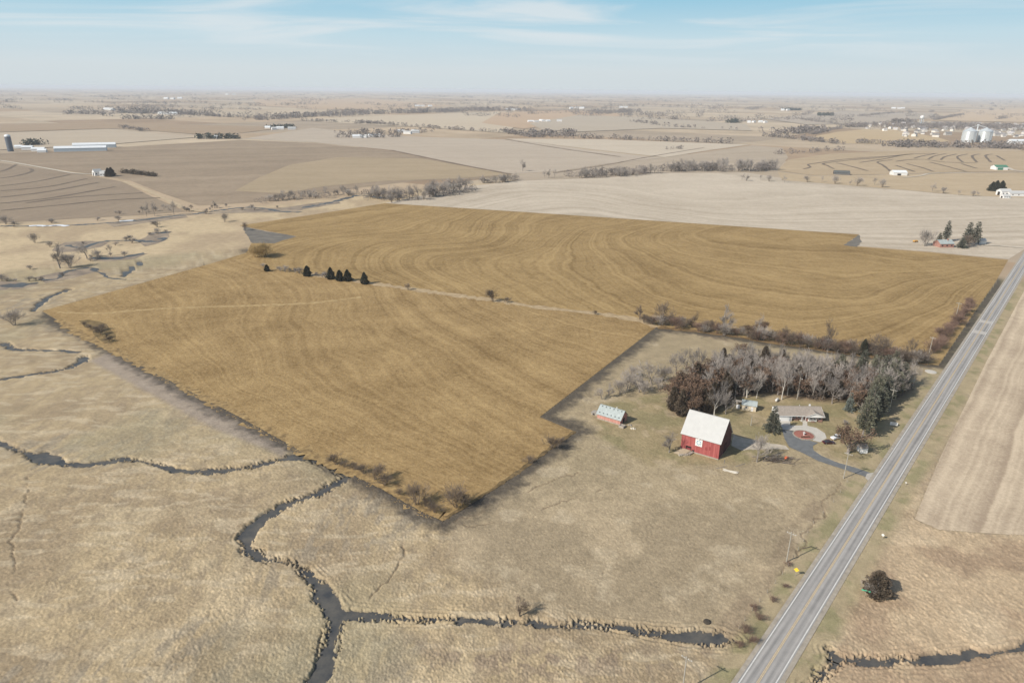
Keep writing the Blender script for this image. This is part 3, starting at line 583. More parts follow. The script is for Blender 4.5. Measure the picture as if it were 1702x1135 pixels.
for nm, pts, c1, c2, lb in (
 ('far_field', [(-200,208),(0,206),(150,205),(330,208),(480,212),(400,222),(330,224),(200,214),(0,220),(-200,222)], (0.30, 0.22, 0.145), (0.35, 0.265, 0.18), 'brown far field behind the long white barns'),
 ('far_field', [(-200,224),(0,222),(180,215),(325,229),(180,241),(0,250),(-200,258)], (0.39, 0.32, 0.235), (0.45, 0.375, 0.28), 'pale far field round the silo farm'),
 ('far_field', [(490,200),(640,193),(830,186),(1000,190),(860,208),(840,222),(700,212),(560,205)], (0.44, 0.36, 0.26), (0.50, 0.42, 0.31), 'cream far field beneath the long wooded ridge'),
 ('far_field', [(830,188),(950,184),(1050,190),(1000,198),(870,215),(800,205)], (0.40, 0.285, 0.185), (0.46, 0.34, 0.23), 'rosy tan far field beside the white farm cluster'),
 ('far_field', [(880,206),(960,192),(1080,196),(1240,207),(1250,218),(1100,214),(960,220),(900,216)], (0.37, 0.31, 0.235), (0.43, 0.365, 0.28), 'grey tan far field behind the middle hedge'),
 ('far_field', [(420,166),(600,164),(760,176),(640,184),(520,182),(430,176)], (0.40, 0.29, 0.19), (0.46, 0.35, 0.24), 'rosy far field near the horizon'),
 ('far_field', [(1600,183),(1702,181),(1900,190),(1900,206),(1702,204),(1560,201)], (0.44, 0.33, 0.22), (0.50, 0.39, 0.27), 'peach coloured far field beyond the water tower'),
 ('far_field', [(1270,198),(1400,186),(1550,188),(1560,196),(1440,206),(1340,208)], (0.34, 0.285, 0.22), (0.40, 0.335, 0.265), 'greyish far field left of the town')):
    _zf += 0.12; sheet(nm, GL(pts), _zf, fm(lb[:18], c1, c2, ang=rad(75), row=16, rowamt=0.15, band=90, bandamt=0.3, warp=150, blot=500, grain=16, bump=0.0), lb)
M_BORDER = mat('field_border', (0.21, 0.16, 0.115), 0.95, 0.2, 0.03)
strip('field_border', [(650,250),(760,273),(850,290)], 3.5, 0.5, M_BORDER, 'dark grassy border running down the ploughed hillside', 'field border', 0.6, 14)
strip('field_border', [(920,288),(1000,276),(1080,261),(1170,246)], 3.0, 0.5, M_BORDER, 'thin dark border rising through the grassy valley', 'field border', 0.6, 14)
strip('field_border', [(840,232),(930,247),(1030,261)], 4.0, 0.7, M_BORDER, 'dark border between two pale far fields', 'field border', 0.6, 14)
strip('field_border', [(205,302),(255,322),(310,348),(350,352)], 3.5, 0.5, mat('lane_grass', (0.42, 0.33, 0.215), 0.95, 0.12, 0.05), 'pale grass border beside the terraced field', 'field border', 0.6, 14)
M_GRAVEL = mat('gravel', (0.50, 0.44, 0.35), 0.95, 0.15, 0.3)
strip('gravel_lane', [(-60,262),(0,267.5),(40,274),(90,283),(125,289),(165,290.5)], 3.0, 0.8, M_GRAVEL, 'pale gravel farm lane winding to the white farmhouse', 'lane', 0.1, 12)
strip('gravel_lane', [(1500,296),(1530,293),(1547,289),(1600,288),(1702,287)], 2.2, 0.8, M_GRAVEL, 'pale gravel lane to the white machine shed', 'lane', 0.1, 12)
strip('gravel_lane', [(1655,279),(1672,279),(1685,284),(1720,287)], 5.0, 0.9, M_GRAVEL, 'wide gravel yard lane by the green roofed shed', 'lane', 0.1, 12)
strip('gravel_lane', [(1636,408),(1660,409),(1690,412),(1712,413)], 2.0, 0.5, M_GRAVEL, 'gravel drive of the brick house behind the golden field', 'lane', 0.1, 8)

# ------------------------------------------------------------------ water: lies below the meadow, shows where the ground is cut
M_WATER, t, b = new_mat('creek_water'); L = t.links
b.inputs['Base Color'].default_value = (0.068, 0.067, 0.066, 1); b.inputs['Roughness'].default_value = 0.4; b.inputs['Specular IOR Level'].default_value = 0.12
tc = N(t, 'ShaderNodeNewGeometry'); nn = N(t, 'ShaderNodeTexNoise', i_Scale=1.6, i_Detail=3.0); L.new(tc.outputs['Position'], nn.inputs['Vector'])
nsilt = N(t, 'ShaderNodeTexNoise', i_Scale=0.22, i_Detail=6.0, i_Roughness=0.65); L.new(tc.outputs['Position'], nsilt.inputs['Vector'])
rsilt = N(t, 'ShaderNodeValToRGB'); L.new(nsilt.outputs['Fac'], rsilt.inputs[0]); es = rsilt.color_ramp.elements; es[0].position = 0.35; es[0].color = (0.052, 0.056, 0.060, 1); es[1].position = 0.68; es[1].color = (0.125, 0.115, 0.098, 1); L.new(rsilt.outputs[0], b.inputs['Base Color'])
bp = N(t, 'ShaderNodeBump'); bp.inputs['Strength'].default_value = 0.08; bp.inputs['Distance'].default_value = 0.05; L.new(nn.outputs['Fac'], bp.inputs['Height']); L.new(bp.outputs[0], b.inputs['Normal'])
wlab = ['dark pond and stream crossing the pale marsh at the left', 'dark winding creek looping through the foreground marsh', 'dark weedy ditch joining the creek and the highway', 'creek bend under the tip of the golden field', 'narrow creek loop beside the marsh bushes', 'dark forked ditch mouth beside the highway verge', 'dark ditch through the reeds right of the highway', 'small crooked creek above the marsh bush', 'straight dark pool in the left flats']
for kz, ((P_, w_), lb) in enumerate(zip(CRK, wlab)):
    Pw = smooth_line(P_, 2.0); ww = np.interp(np.linspace(0, 1, len(Pw)), np.linspace(0, 1, len(w_)), w_) + 2.2
    o = ribbon(Pw, ww, -0.52 - 0.004 * kz).build('creek', M_WATER); tag(o, lb, 'creek', kind='structure')
_zw = 0.10
for pts, hw, lb in (([(0,475),(30,474),(65,470)], 5.5, 'broad dark backwater at the left edge of the flats'), ([(65,465),(95,464),(110,452),(150,445),(160,452)], 2.4, 'thin dark rill beside the marsh trees'), ([(110,408),(135,412),(170,402),(205,400),(240,401),(262,402),(272,399),(268,396)], 3.4, 'dark slough behind the big marsh trees'),
                    ([(150,428),(190,430),(215,426),(240,421)], 3.0, 'thin dark slough in front of the marsh trees'), ([(247,389),(262,388),(280,386)], 3.0, 'short dark oxbow pool in the flats'), ([(0,376),(60,376),(130,374),(190,370),(235,366),(290,359),(310,358),(330,355),(370,349),(410,345),(440,347),(470,352),(500,353)], 3.0, 'dark main creek along the foot of the terraced field'),
                    ([(500,346),(545,338),(575,330),(600,325),(640,330)], 4.0, 'dark creek pool below the creekside thicket'), ([(210,465),(180,462),(170,455),(150,448)], 1.2, 'narrow rill feeding the straight pool')):
    _zw += 0.006; strip('creek', pts, hw * 0.8, _zw, M_WATER, lb, 'creek', 1.5, 3.0)
M_ICE = mat('ice', (0.74, 0.76, 0.78), 0.4, 0.05, 0.2)
for pts, lb in (([(48,376),(62,375),(76,376)], 'white ice sheet on the far creek by the terraces'), ([(80,376),(95,374.5),(112,376)], 'longer white ice sheet beside it on the far creek'), ([(198,368),(210,367),(222,366.5)], 'small white ice patch under the creekside trees')):
    strip('ice_sheet', pts, 2.6, 0.18, M_ICE, lb, 'ice', 0.6, 3.0)

# ------------------------------------------------------------------ highway
def road_strip(name, o0, o1, s0, s1, z, mt, label=None, cat=None, parent=None, step=None):
    ss = [s0, s1] if step is None else list(np.arange(s0, s1, step)) + [s1]
    mb = MB(); A = [(*road_pt(s, o0), z) for s in ss]; B = [(*road_pt(s, o1), z) for s in ss]; n = len(ss)
    mb.add(A + B, [(k, n + k, n + k + 1, k + 1) for k in range(n - 1)])
    o = mb.build(name, mt, parent)
    if parent is None: tag(o, label, cat, kind='structure')
    return o
mr_, t, b = new_mat('worn_asphalt'); L = t.links; b.inputs['Roughness'].default_value = 0.9
ge = N(t, 'ShaderNodeNewGeometry'); vr = N(t, 'ShaderNodeVectorRotate', rotation_type='Z_AXIS'); vr.inputs['Angle'].default_value = rad(40.2)
vr.inputs['Center'].default_value = (R0[0], R0[1], 0); L.new(ge.outputs['Position'], vr.inputs['Vector'])
ma = N(t, 'ShaderNodeMapping'); ma.inputs['Scale'].default_value = (0.9, 0.02, 1); L.new(vr.outputs[0], ma.inputs[0])
n1 = N(t, 'ShaderNodeTexNoise', i_Scale=1.0, i_Detail=4.0, i_Roughness=0.6); L.new(ma.outputs[0], n1.inputs['Vector'])
n2 = N(t, 'ShaderNodeTexNoise', i_Scale=0.35, i_Detail=6.0, i_Roughness=0.7); L.new(ge.outputs['Position'], n2.inputs['Vector'])
sx = N(t, 'ShaderNodeSeparateXYZ'); L.new(vr.outputs[0], sx.inputs[0])
sn = N(t, 'ShaderNodeMath', operation='SUBTRACT'); L.new(sx.outputs['X'], sn.inputs[0]); sn.inputs[1].default_value = float(R0[0])
ab = N(t, 'ShaderNodeMath', operation='ABSOLUTE'); L.new(sn.outputs[0], ab.inputs[0])
wt_ = N(t, 'ShaderNodeMath', operation='MULTIPLY'); wt_.inputs[1].default_value = 2 * math.pi / 1.65; L.new(ab.outputs[0], wt_.inputs[0])
co = N(t, 'ShaderNodeMath', operation='COSINE'); L.new(wt_.outputs[0], co.inputs[0])
ad = N(t, 'ShaderNodeMath', operation='MULTIPLY_ADD'); ad.inputs[1].default_value = -0.16; L.new(co.outputs[0], ad.inputs[0]); L.new(n1.outputs['Fac'], ad.inputs[2])
ad2 = N(t, 'ShaderNodeMath', operation='MULTIPLY_ADD'); ad2.inputs[1].default_value = 0.4; L.new(n2.outputs['Fac'], ad2.inputs[0]); L.new(ad.outputs[0], ad2.inputs[2])
rpp = N(t, 'ShaderNodeValToRGB'); L.new(ad2.outputs[0], rpp.inputs[0]); e = rpp.color_ramp.elements; e[0].position = 0.45; e[0].color = (0.20, 0.192, 0.182, 1); e[1].position = 0.95; e[1].color = (0.37, 0.35, 0.325, 1)
L.new(rpp.outputs[0], b.inputs['Base Color'])
MATS['road'] = mr_
SE = 900.0
road = road_strip('highway', -ROADHW - 0.45, ROADHW + 0.45, -150, SE, 0.10, mr_, 'straight two lane asphalt highway passing the farm', 'road')
M_WHITE = mat('worn_white_paint', (0.56, 0.545, 0.51), 0.8, 0.12, 1.5, col2=None); M_YEL = mat('worn_yellow_paint', (0.50, 0.385, 0.235), 0.8, 0.15, 1.5)
road_strip('edge_line', -ROADHW - 0.14, -ROADHW + 0.14, -150, SE, 0.106, M_WHITE, parent=road); road_strip('edge_line', ROADHW - 0.14, ROADHW + 0.14, -150, SE, 0.106, M_WHITE, parent=road)
road_strip('centre_line', -0.26, -0.10, -150, SE, 0.106, M_YEL, parent=road); road_strip('centre_line', 0.10, 0.26, -150, SE, 0.106, M_YEL, parent=road)
road_strip('centre_seam', -0.10, 0.10, -150, SE, 0.104, mat('seam', (0.36, 0.31, 0.24), 0.9, 0.1, 1.0), parent=road)
# concrete patches of the culvert further along
sB = float((G(1625, 552) - R0) @ RD); sB2 = float((G(1637, 535) - R0) @ RD)
for s_ in (sB, sB2): road_strip('concrete_joint', -ROADHW + 0.16, ROADHW - 0.16, s_ - 3.2, s_ + 3.2, 0.103, mat('pale_concrete', (0.42, 0.39, 0.35), 0.9, 0.1, 0.8), parent=road)
M_SHOULD = mat('gravel_shoulder', (0.33, 0.29, 0.235), 0.95, 0.2, 0.5, 0.3, 6.0)
sh = road_strip('road_shoulder', -ROADHW - 1.5, -ROADHW - 0.4, -150, SE, 0.055, M_SHOULD, 'narrow gravel shoulder on the farmhouse side of the highway', 'shoulder')
road_strip('road_shoulder', ROADHW + 0.4, ROADHW + 1.6, -150, SE, 0.055, M_SHOULD, 'narrow gravel shoulder on the stubble field side of the highway', 'shoulder')
M_CONC = mat('concrete', (0.47, 0.44, 0.385), 0.9, 0.08, 0.4); M_ASPH = mat('driveway_asphalt', (0.145, 0.15, 0.15), 0.92, 0.18, 0.5)
sheet('driveway', DRIVE, 0.045, M_ASPH, 'dark curved asphalt driveway from the highway to the house', 'driveway')
sheet('concrete_apron', PAD, 0.06, M_CONC, 'pale concrete apron and front walk of the ranch house', 'pavement')
sheet('driveway_mouth', APRON, 0.05, mat('gravel_mouth', (0.40, 0.37, 0.32), 0.95, 0.1, 0.6), 'pale gravel mouth of the driveway at the highway', 'driveway')
sheet('gravel_yard', LANE, 0.02, mat('yard_gravel', (0.33, 0.29, 0.22), 0.95, 0.0, 0.35, 0.3, 5.0, col2=(0.52, 0.45, 0.36)), 'pale gravel yard between the red barn and the driveway', 'yard', rough_edge=0.8)
a0 = [G(1488, 800), G(1497, 800), G(1500, 790), G(1512, 778), G(1530, 758), G(1520, 760)]
sheet('field_entrance', [road_pt(66, 4.0), road_pt(82, 7.2), road_pt(92, 7.6), road_pt(112, 4.0)], 0.058, MATS['gravel_mouth'], 'gravel field entrance on the stubble side of the highway', 'entrance')

# ------------------------------------------------------------------ trees
BARK = mat('grey_bark', (0.235, 0.205, 0.18), 0.9, 0.18, 1.5, rand=0.12); TWIG = mat('grey_twig', (0.30, 0.265, 0.235), 0.9, 0.15, 1.0, rand=0.15)
TWIG_D = mat('brown_twig', (0.155, 0.12, 0.092), 0.9, 0.2, 1.0, rand=0.15); TWIG_R = mat('reddish_twig', (0.19, 0.125, 0.095), 0.9, 0.2, 1.0, rand=0.15)
TWIG_Y = mat('willow_twig', (0.36, 0.26, 0.12), 0.9, 0.2, 1.0); BARK_P = mat('pale_bark', (0.46, 0.43, 0.38), 0.85, 0.15, 1.2)
LEAF_OAK = mat('dead_oak_leaves', (0.115, 0.078, 0.056), 0.9, 0.0, 0.8, col2=(0.205, 0.13, 0.085), rand=0.2)
LEAF_CED = mat('cedar_foliage', (0.035, 0.042, 0.028), 0.9, 0.0, 0.9, col2=(0.075, 0.07, 0.045), rand=0.15)
LEAF_CEDB = mat('bronze_cedar_foliage', (0.07, 0.06, 0.045), 0.9, 0.0, 0.9, col2=(0.135, 0.10, 0.07), rand=0.2)
LEAF_SPR = mat('spruce_needles', (0.075, 0.082, 0.06), 0.9, 0.0, 0.9, col2=(0.15, 0.15, 0.115), rand=0.1)
LEAF_BLU = mat('blue_spruce_needles', (0.11, 0.13, 0.115), 0.9, 0.0, 0.9, col2=(0.21, 0.235, 0.205), rand=0.1)
LEAF_PIN = mat('pine_needles', (0.088, 0.09, 0.06), 0.9, 0.0, 0.9, col2=(0.175, 0.17, 0.12), rand=0.1)

def rvec(rs, d, ang):
    """unit vector at about ang from d"""
    a = d.orthogonal().normalized(); b_ = d.cross(a); ph = rs.uniform(0, 2 * math.pi)
    return (d * math.cos(ang) + (a * math.cos(ph) + b_ * math.sin(ph)) * math.sin(ang)).normalized()
def skeleton(rs, H, spread, lv, nch, stems=1, up=0.25, trunk_frac=0.3, r0=None, twig=0.032, gnarl=0.16):
    tr = MB(); cr = MB(); tips = []
    r0 = r0 or H * 0.018
    def seg(p, d, Ln, r, l):
        k = 3 if l < 2 else 2; q = p.copy(); dd = d.copy(); re = max(r * (0.62 if l else 0.7), twig * 0.75); pts = [(q.copy(), r)]
        for s_ in range(k):
            dd = (dd + Vector((rs.uniform(-1, 1), rs.uniform(-1, 1), rs.uniform(-0.6, 1))) * gnarl + Vector((0, 0, up * 0.12 * l))).normalized()
            q2 = q + dd * Ln / k; ra = r + (re - r) * s_ / k; rb = r + (re - r) * (s_ + 1) / k
            (tr if l < 2 else cr).tube(q, q2, max(ra, twig), max(rb, twig * 0.75), 6 if l == 0 else (4 if l == 1 else 3), cap=False); q = q2; pts.append((q.copy(), rb))
        if l >= lv: tips.append((q, dd)); return
        n = nch[min(l, len(nch) - 1)]
        for c in range(n):
            u = 1.0 if c == 0 else rs.uniform(0.35, 1.0)
            idx = min(int(u * k), k - 1); a_, b2 = pts[idx], pts[idx + 1]; f_ = u * k - idx; o_ = a_[0].lerp(b2[0], min(f_, 1.0)); ro_ = a_[1] + (b2[1] - a_[1]) * min(f_, 1.0)
            ang = rs.uniform(0.1, 0.3) if c == 0 else rs.uniform(0.45, 0.95) * spread
            seg(o_, rvec(rs, dd, ang), Ln * rs.uniform(0.58, 0.86) * (1.0 if l else 0.95), max(ro_ * (0.8 if c == 0 else 0.55), twig * 0.8), l + 1)
    for s_ in range(stems):
        d = Vector((0, 0, 1)) if stems == 1 else rvec(rs, Vector((0, 0, 1)), rs.uniform(0.1, 0.55))
        off = Vector((0, 0, -0.1)) if stems == 1 else Vector((rs.uniform(-1, 1) * H * 0.07, rs.uniform(-1, 1) * H * 0.07, -0.1))
        seg(off, d, H * trunk_frac, r0 if stems == 1 else r0 * 0.55, 0)
    return tr, cr, tips
def fit(mbs, H):
    zmax = max(v[2] for mb in mbs for v in mb.v); k = H / zmax
    for mb in mbs: mb.v = [(v[0] * k, v[1] * k, v[2] * k) for v in mb.v]
    return k
def leaf(mb, rs, p, s, d=None):
    a = Vector((rs.gauss(0, 1), rs.gauss(0, 1), rs.gauss(0, 1))).normalized(); b_ = a.orthogonal().normalized()
    if d is not None: a = (d + a * 0.55).normalized(); b_ = a.orthogonal().normalized()
    c = a.cross(b_); b_ = (b_ * math.cos(rs.random() * 6) + c * math.sin(rs.random() * 6)).normalized()
    bl = len(mb.v); q1 = p - b_ * (s * 0.5); q2 = p + b_ * (s * 0.5); q3 = p + a * (s * 1.2); mb.v.append(tuple(q1)); mb.v.append(tuple(q2)); mb.v.append(tuple(q3)); mb.f.append((bl, bl + 1, bl + 2))
PROTO = {}
def reg(key, parts): PROTO[key] = parts     # parts: list of (name, mesh)
def mk(mb, name, mt):
    me = mb.mesh(name); me.materials.append(mt); return me
def join_mesh(name, items):
    V_ = []; F_ = []; mi = []; ms = []
    for k, (mb, mt) in enumerate(items):
        b0 = len(V_); V_ += mb.v; F_ += [tuple(b0 + i_ for i_ in f) for f in mb.f]; mi += [k] * len(mb.f); ms.append(mt)
    me = bpy.data.meshes.new(name); me.from_pydata(V_, [], F_)
    for mt in ms: me.materials.append(mt)
    me.polygons.foreach_set('material_index', mi); me.update(); return me
FAR = {}
for k in range(5):     # all prototypes are 10 m tall and get scaled
    rs = random.Random(100 + k); tr, cr, tips = skeleton(rs, 10, [0.85, 1.0, 0.75, 1.05, 0.9][k], 5, [4, 4, 4, 3, 3], trunk_frac=[0.34, 0.24, 0.38, 0.26, 0.3][k], r0=0.2, twig=0.026); fit([tr, cr], 10)
    reg(f'bare{k}', [('trunk', mk(tr, 'trunk', BARK)), ('crown', mk(cr, 'crown', TWIG))]); reg(f'bareb{k}', [('trunk', mk(tr, 'trunk', TWIG_D)), ('crown', mk(cr, 'crown', TWIG_D))])
    if k < 3: reg(f'pale{k}', [('trunk', mk(tr, 'trunk', BARK_P)), ('crown', mk(cr, 'crown', TWIG))])
    FAR[f'bare{k}'] = join_mesh('bare_tree', [(tr, BARK), (cr, TWIG)])
for k in range(3):
    rs = random.Random(200 + k); tr, cr, tips = skeleton(rs, 10, 0.95, 4, [4, 4, 3, 3], stems=6, trunk_frac=0.4, r0=0.22, twig=0.035); fit([tr, cr], 10)
    for nm, mt in (('shrub', TWIG), ('shrubb', TWIG_D), ('shrubr', TWIG_R), ('willow', TWIG_Y)):
        reg(f'{nm}{k}', [('stems', mk(tr, 'stems', mt if nm != 'shrub' else BARK)), ('crown', mk(cr, 'crown', mt))])
    FAR[f'shrub{k}'] = join_mesh('bare_shrub', [(tr, TWIG_D), (cr, TWIG)])
for k in range(2):
    rs = random.Random(300 + k); tr, cr, tips = skeleton(rs, 10, 0.9, 3, [5, 4, 4], trunk_frac=0.26, r0=0.24, twig=0.04); kk = fit([tr, cr], 9.4); lf = MB()
    for p, d in tips:
        for _ in range(16): leaf(lf, rs, p * kk + Vector((rs.gauss(0, .42), rs.gauss(0, .42), rs.gauss(0, .36))), rs.uniform(0.22, 0.42))
    for (v0, r_) in [(Vector(cr.v[i_]), 0) for i_ in range(0, len(cr.v), 7)]:
        for _ in range(2): leaf(lf, rs, v0 + Vector((rs.gauss(0, .3), rs.gauss(0, .3), rs.gauss(0, .3))), rs.uniform(0.2, 0.4))
    reg(f'oak{k}', [('trunk', mk(tr, 'trunk', BARK)), ('branches', mk(cr, 'branches', TWIG_D)), ('leaves', mk(lf, 'leaves', LEAF_OAK))])
for k in range(2):     # cedars: dense flame or egg shape
    rs = random.Random(400 + k); lf = MB(); tr = MB(); tr.tube((0, 0, -0.1), (0, 0, 8.5), 0.22, 0.05, 6)
    for _ in range(5200):
        z = 10 * rs.random() ** 1.15; R_ = (3.3 if k else 2.9) * (1 - z / 10.0) ** (0.7 if k else 0.5) * (0.6 + 0.4 * min(1, z / 1.6)); a = rs.uniform(0, 2 * math.pi)
        R_ *= 1 + 0.22 * math.sin(3 * a + z * 1.3 + k) + 0.15 * math.sin(7 * a - 2.1 * z); q = R_ * math.sqrt(rs.uniform(0.25, 1))
        leaf(lf, rs, Vector((math.cos(a) * q, math.sin(a) * q, z + 0.1)), rs.uniform(0.22, 0.5), Vector((math.cos(a) * 0.6, math.sin(a) * 0.6, 0.8)))
    for nm, mt in (('cedar', LEAF_CED), ('cedarb', LEAF_CEDB)): reg(f'{nm}{k}', [('trunk', mk(tr, 'trunk', BARK)), ('foliage', mk(lf, 'foliage', mt))])
for k, (nm, W_, base, mt) in enumerate((('spruce0', 3.2, 0.5, LEAF_SPR), ('spruce1', 2.8, 0.4, LEAF_BLU), ('pine0', 3.0, 2.2, LEAF_PIN), ('pine1', 2.6, 1.4, LEAF_SPR))):
    rs = random.Random(500 + k); lf = MB(); tr = MB(); tr.tube((0, 0, -0.1), (0, 0, 9.7), 0.24, 0.03, 7); br = MB(); z = base
    while z < 9.75:
        n = 8 if z < 7 else 5; Rm = W_ * (1 - z / 10.1) ** (0.85 if k < 2 else 0.6) + 0.12
        if k >= 2: Rm *= min(1, 0.55 + (z - base) / 3.0)
        for c in range(n):
            a = 2 * math.pi * (c + rs.random()) / n; Rr = Rm * rs.uniform(0.72, 1.12); dr = (0.28 if k < 2 else -0.12); d = Vector((math.cos(a), math.sin(a), -dr)); p0 = Vector((0, 0, z + rs.uniform(-.12, .12)))
            br.tube(p0, p0 + d * Rr, 0.05, 0.015, 3, cap=False); side_ = Vector((-math.sin(a), math.cos(a), 0))
            m_ = max(6, int(Rr * 15))
            for q in range(m_):
                u = rs.uniform(0.12, 1.03); wv = (1 - u) * 0.5 * Rr * 0.55 + 0.14
                leaf(lf, rs, p0 + d * (Rr * u) + side_ * rs.uniform(-wv, wv) + Vector((0, 0, rs.uniform(-.12, .1) + 0.1 * u)), rs.uniform(0.2, 0.36), d + Vector((0, 0, 0.35)))
        z += (0.42 if k < 2 else 0.5) * rs.uniform(0.85, 1.15)
    reg(nm, [('trunk', mk(tr, 'trunk', BARK)), ('branches', mk(br, 'branches', TWIG_D)), ('foliage', mk(lf, 'foliage', mt))])

def tree(key, px, H, label, name, wid=1.0, group=None, cat='tree', world=None, z=0.0):
    p = world if world is not None else G(*px); H_ = H / 10.0
    e = empty(name, (p[0], p[1], z), random.uniform(0, 6.28), label, cat, group); e.scale = (H_ * wid, H_ * wid, H_)
    for nm, me in PROTO[key]:
        o = bpy.data.objects.new(nm, me); COL.objects.link(o); o.parent = e
        if nm in ('branches', 'leaves', 'foliage'): o['kind'] = 'stuff'
    return e
def far_tree(key, px, H, label, name, wid=1.0, group=None, cat='tree', world=None):
    p = world if world is not None else G(*px); o = bpy.data.objects.new(name, FAR[key]); COL.objects.link(o); o.location = (p[0], p[1], 0); o.rotation_euler = (0, 0, random.uniform(0, 6.28))
    o.scale = (H / 10 * wid, H / 10 * wid, H / 10); return tag(o, label, cat, group)

for k, q in enumerate(((429,427),(438,428),(442,427),(431,425))): tree('willow%d' % (k % 3), q, 11 + k % 2, 'yellowish willow stems filling out the rounded willow clump', 'willow_tree', 1.25, 'willow clump at the golden field corner')
# cedars and shrubs in the waterway between the golden fields
tree('willow1', (434,427), 13, 'big rounded yellowish willow clump at the corner of the golden field', 'willow_tree', 1.35)
tree('willow0', (424,428), 10, 'smaller yellowish willow stem joined to the big rounded willow', 'willow_tree', 1.3)
for q, h, w, lb in (((444,451), 5.0, 1.6, 'low dark cedar nearest the big willow clump'), ((511,459), 7.6, 1.45, 'dark cedar standing alone between willow and cedar trio'), ((550,464), 8.6, 1.25, 'tall dark cedar at the willow side of the trio'), ((565,467), 7.8, 1.35, 'middle dark cedar of the tight trio'), ((578,467), 8.2, 1.4, 'dark cedar ending the tight trio'), ((606,472), 8.4, 1.2, 'pointed dark cedar alone at the end of the row')):
    tree('cedar%d' % (h > 8), q, h, lb, 'cedar_tree', w, 'cedars in the waterway')
for k, q in enumerate(((437,444),(466,451),(474,452),(482,452),(490,454),(498,455),(526,459),(535,461),(541,462))): tree('shrub%d' % (k % 3), q, 3.6 + (k % 3), 'low pale grey brush between the dark cedars', 'brush', 1.3, 'brush among the cedars', 'shrub')
tree('shrubb0', (678,482), 5.5, 'small bare bush alone in the waterway past the pointed cedar', 'bush', 1.1, cat='shrub')
tree('shrubb1', (820,502), 10.5, 'large round bare bush in the middle of the waterway', 'bush', 1.0, cat='shrub'); tree('shrubb2', (843,503), 4, 'low brown bush beside the large round bare bush', 'bush', 1.5, cat='shrub')
tree('shrubb0', (989,523), 3.2, 'tiny dark bush in the waterway near the fence row', 'bush', 1.3, cat='shrub')
# fence row between stubble field and woodlot
FR = 'fence row trees along the golden field'
for key, q, h, w, lb in (('bareb1', (1063,531), 10, 1.0, 'small spreading bare tree starting the fence row'), ('bareb3', (1101,541), 14, 1.15, 'wide spreading bare tree at the corner of the hay field'), ('bareb0', (1152,544), 11, 0.8, 'narrow bare tree second along the fence row'), ('bareb2', (1181,549), 7, 0.9, 'short bare tree in the fence row shrubs'),
   ('pale1', (1203,552), 17, 0.95, 'tall pale barked bare tree in the fence row'), ('pale0', (1259,556), 14, 0.7, 'pale leaning bare tree beside the rusty oak scrub'), ('oak1', (1243,560), 8, 1.2, 'rusty leaved scrub oak low in the fence row'), ('oak0', (1266,558), 9, 1.0, 'taller rusty leaved scrub oak in the fence row'), ('bareb4', (1303,568), 10, 1.1, 'grey bare tree past the rusty oaks'), ('bareb1', (1329,571), 8, 0.9, 'thin bare sapling in the fence row'),
   ('bareb0', (1379,578), 17, 0.8, 'tall upright dark bare tree in the fence row'), ('bareb2', (1416,588), 9, 1.1, 'low brushy bare tree before the green cedar'), ('cedar0', (1434,591), 9, 0.9, 'single green cedar in the fence row'), ('bareb4', (1457,595), 15, 1.1, 'big forked bare tree beside the green cedar'), ('bareb3', (1471,594), 13, 0.9, 'bare tree overlapping the big forked tree'), ('bareb2', (1509,602), 14, 0.75, 'dark narrow bare tree nearest the utility pole'), ('bareb1', (1497,599), 7, 1.0, 'short bare tree beside the last fence row tree')):
    tree(key, q, h, lb, 'bare_tree' if 'bare' in key or 'pale' in key else ('oak_tree' if 'oak' in key else 'cedar_tree'), w, FR)
for k in range(54):
    u = k / 53.0; px = 1068 + u * 470 + random.uniform(-5, 5); py = 534 + (px - 1068) * 0.150 + random.uniform(-2, 4)
    tree(['shrubb0', 'shrubb1', 'shrubr2', 'shrub0'][k % 4], (px, py), random.uniform(5, 9), 'low tangled brush under the fence row trees', 'brush', random.uniform(1.2, 1.7), 'fence row brush', 'shrub')
for k in range(26):
    u = k / 25.0; tree('shrubr%d' % (k % 3), (1549 + u * 66 + random.uniform(-3, 3), 588 - u * 80 + random.uniform(-3, 3)), random.uniform(5.5, 8), 'reddish brown roadside brush beside the golden field', 'brush', random.uniform(1.1, 1.5), 'roadside hedge', 'shrub')
# bushes on the lower edges of the hay field
for key, q, h, lb in (('shrubb1', (622,797), 7.5, 'bare bush on the hay field edge above the creek'), ('shrubb2', (692,838), 8.5, 'bare bush left of the field corner with long shadow'), ('shrubb0', (757,843), 9.5, 'largest bare bush at the bottom corner of the hay field'), ('shrubb1', (918,745), 7.5, 'bare bush on the pasture side of the hay field')):
    tree(key, q, h, lb, 'bush', 1.15, 'bushes on the field edge', 'shrub')
tree('bareb1', (864,1024), 6.5, 'small round bare tree on the foreground ditch', 'bare_tree', 1.2)
tree('cedarb0', (1456,988), 7.5, 'round bronze brown cedar standing alone beside the highway', 'cedar_tree', 1.75)
tree('shrub1', (1446,985), 5.0, 'grey bare bush in front of the lone bronze cedar', 'bush', 1.1, cat='shrub')
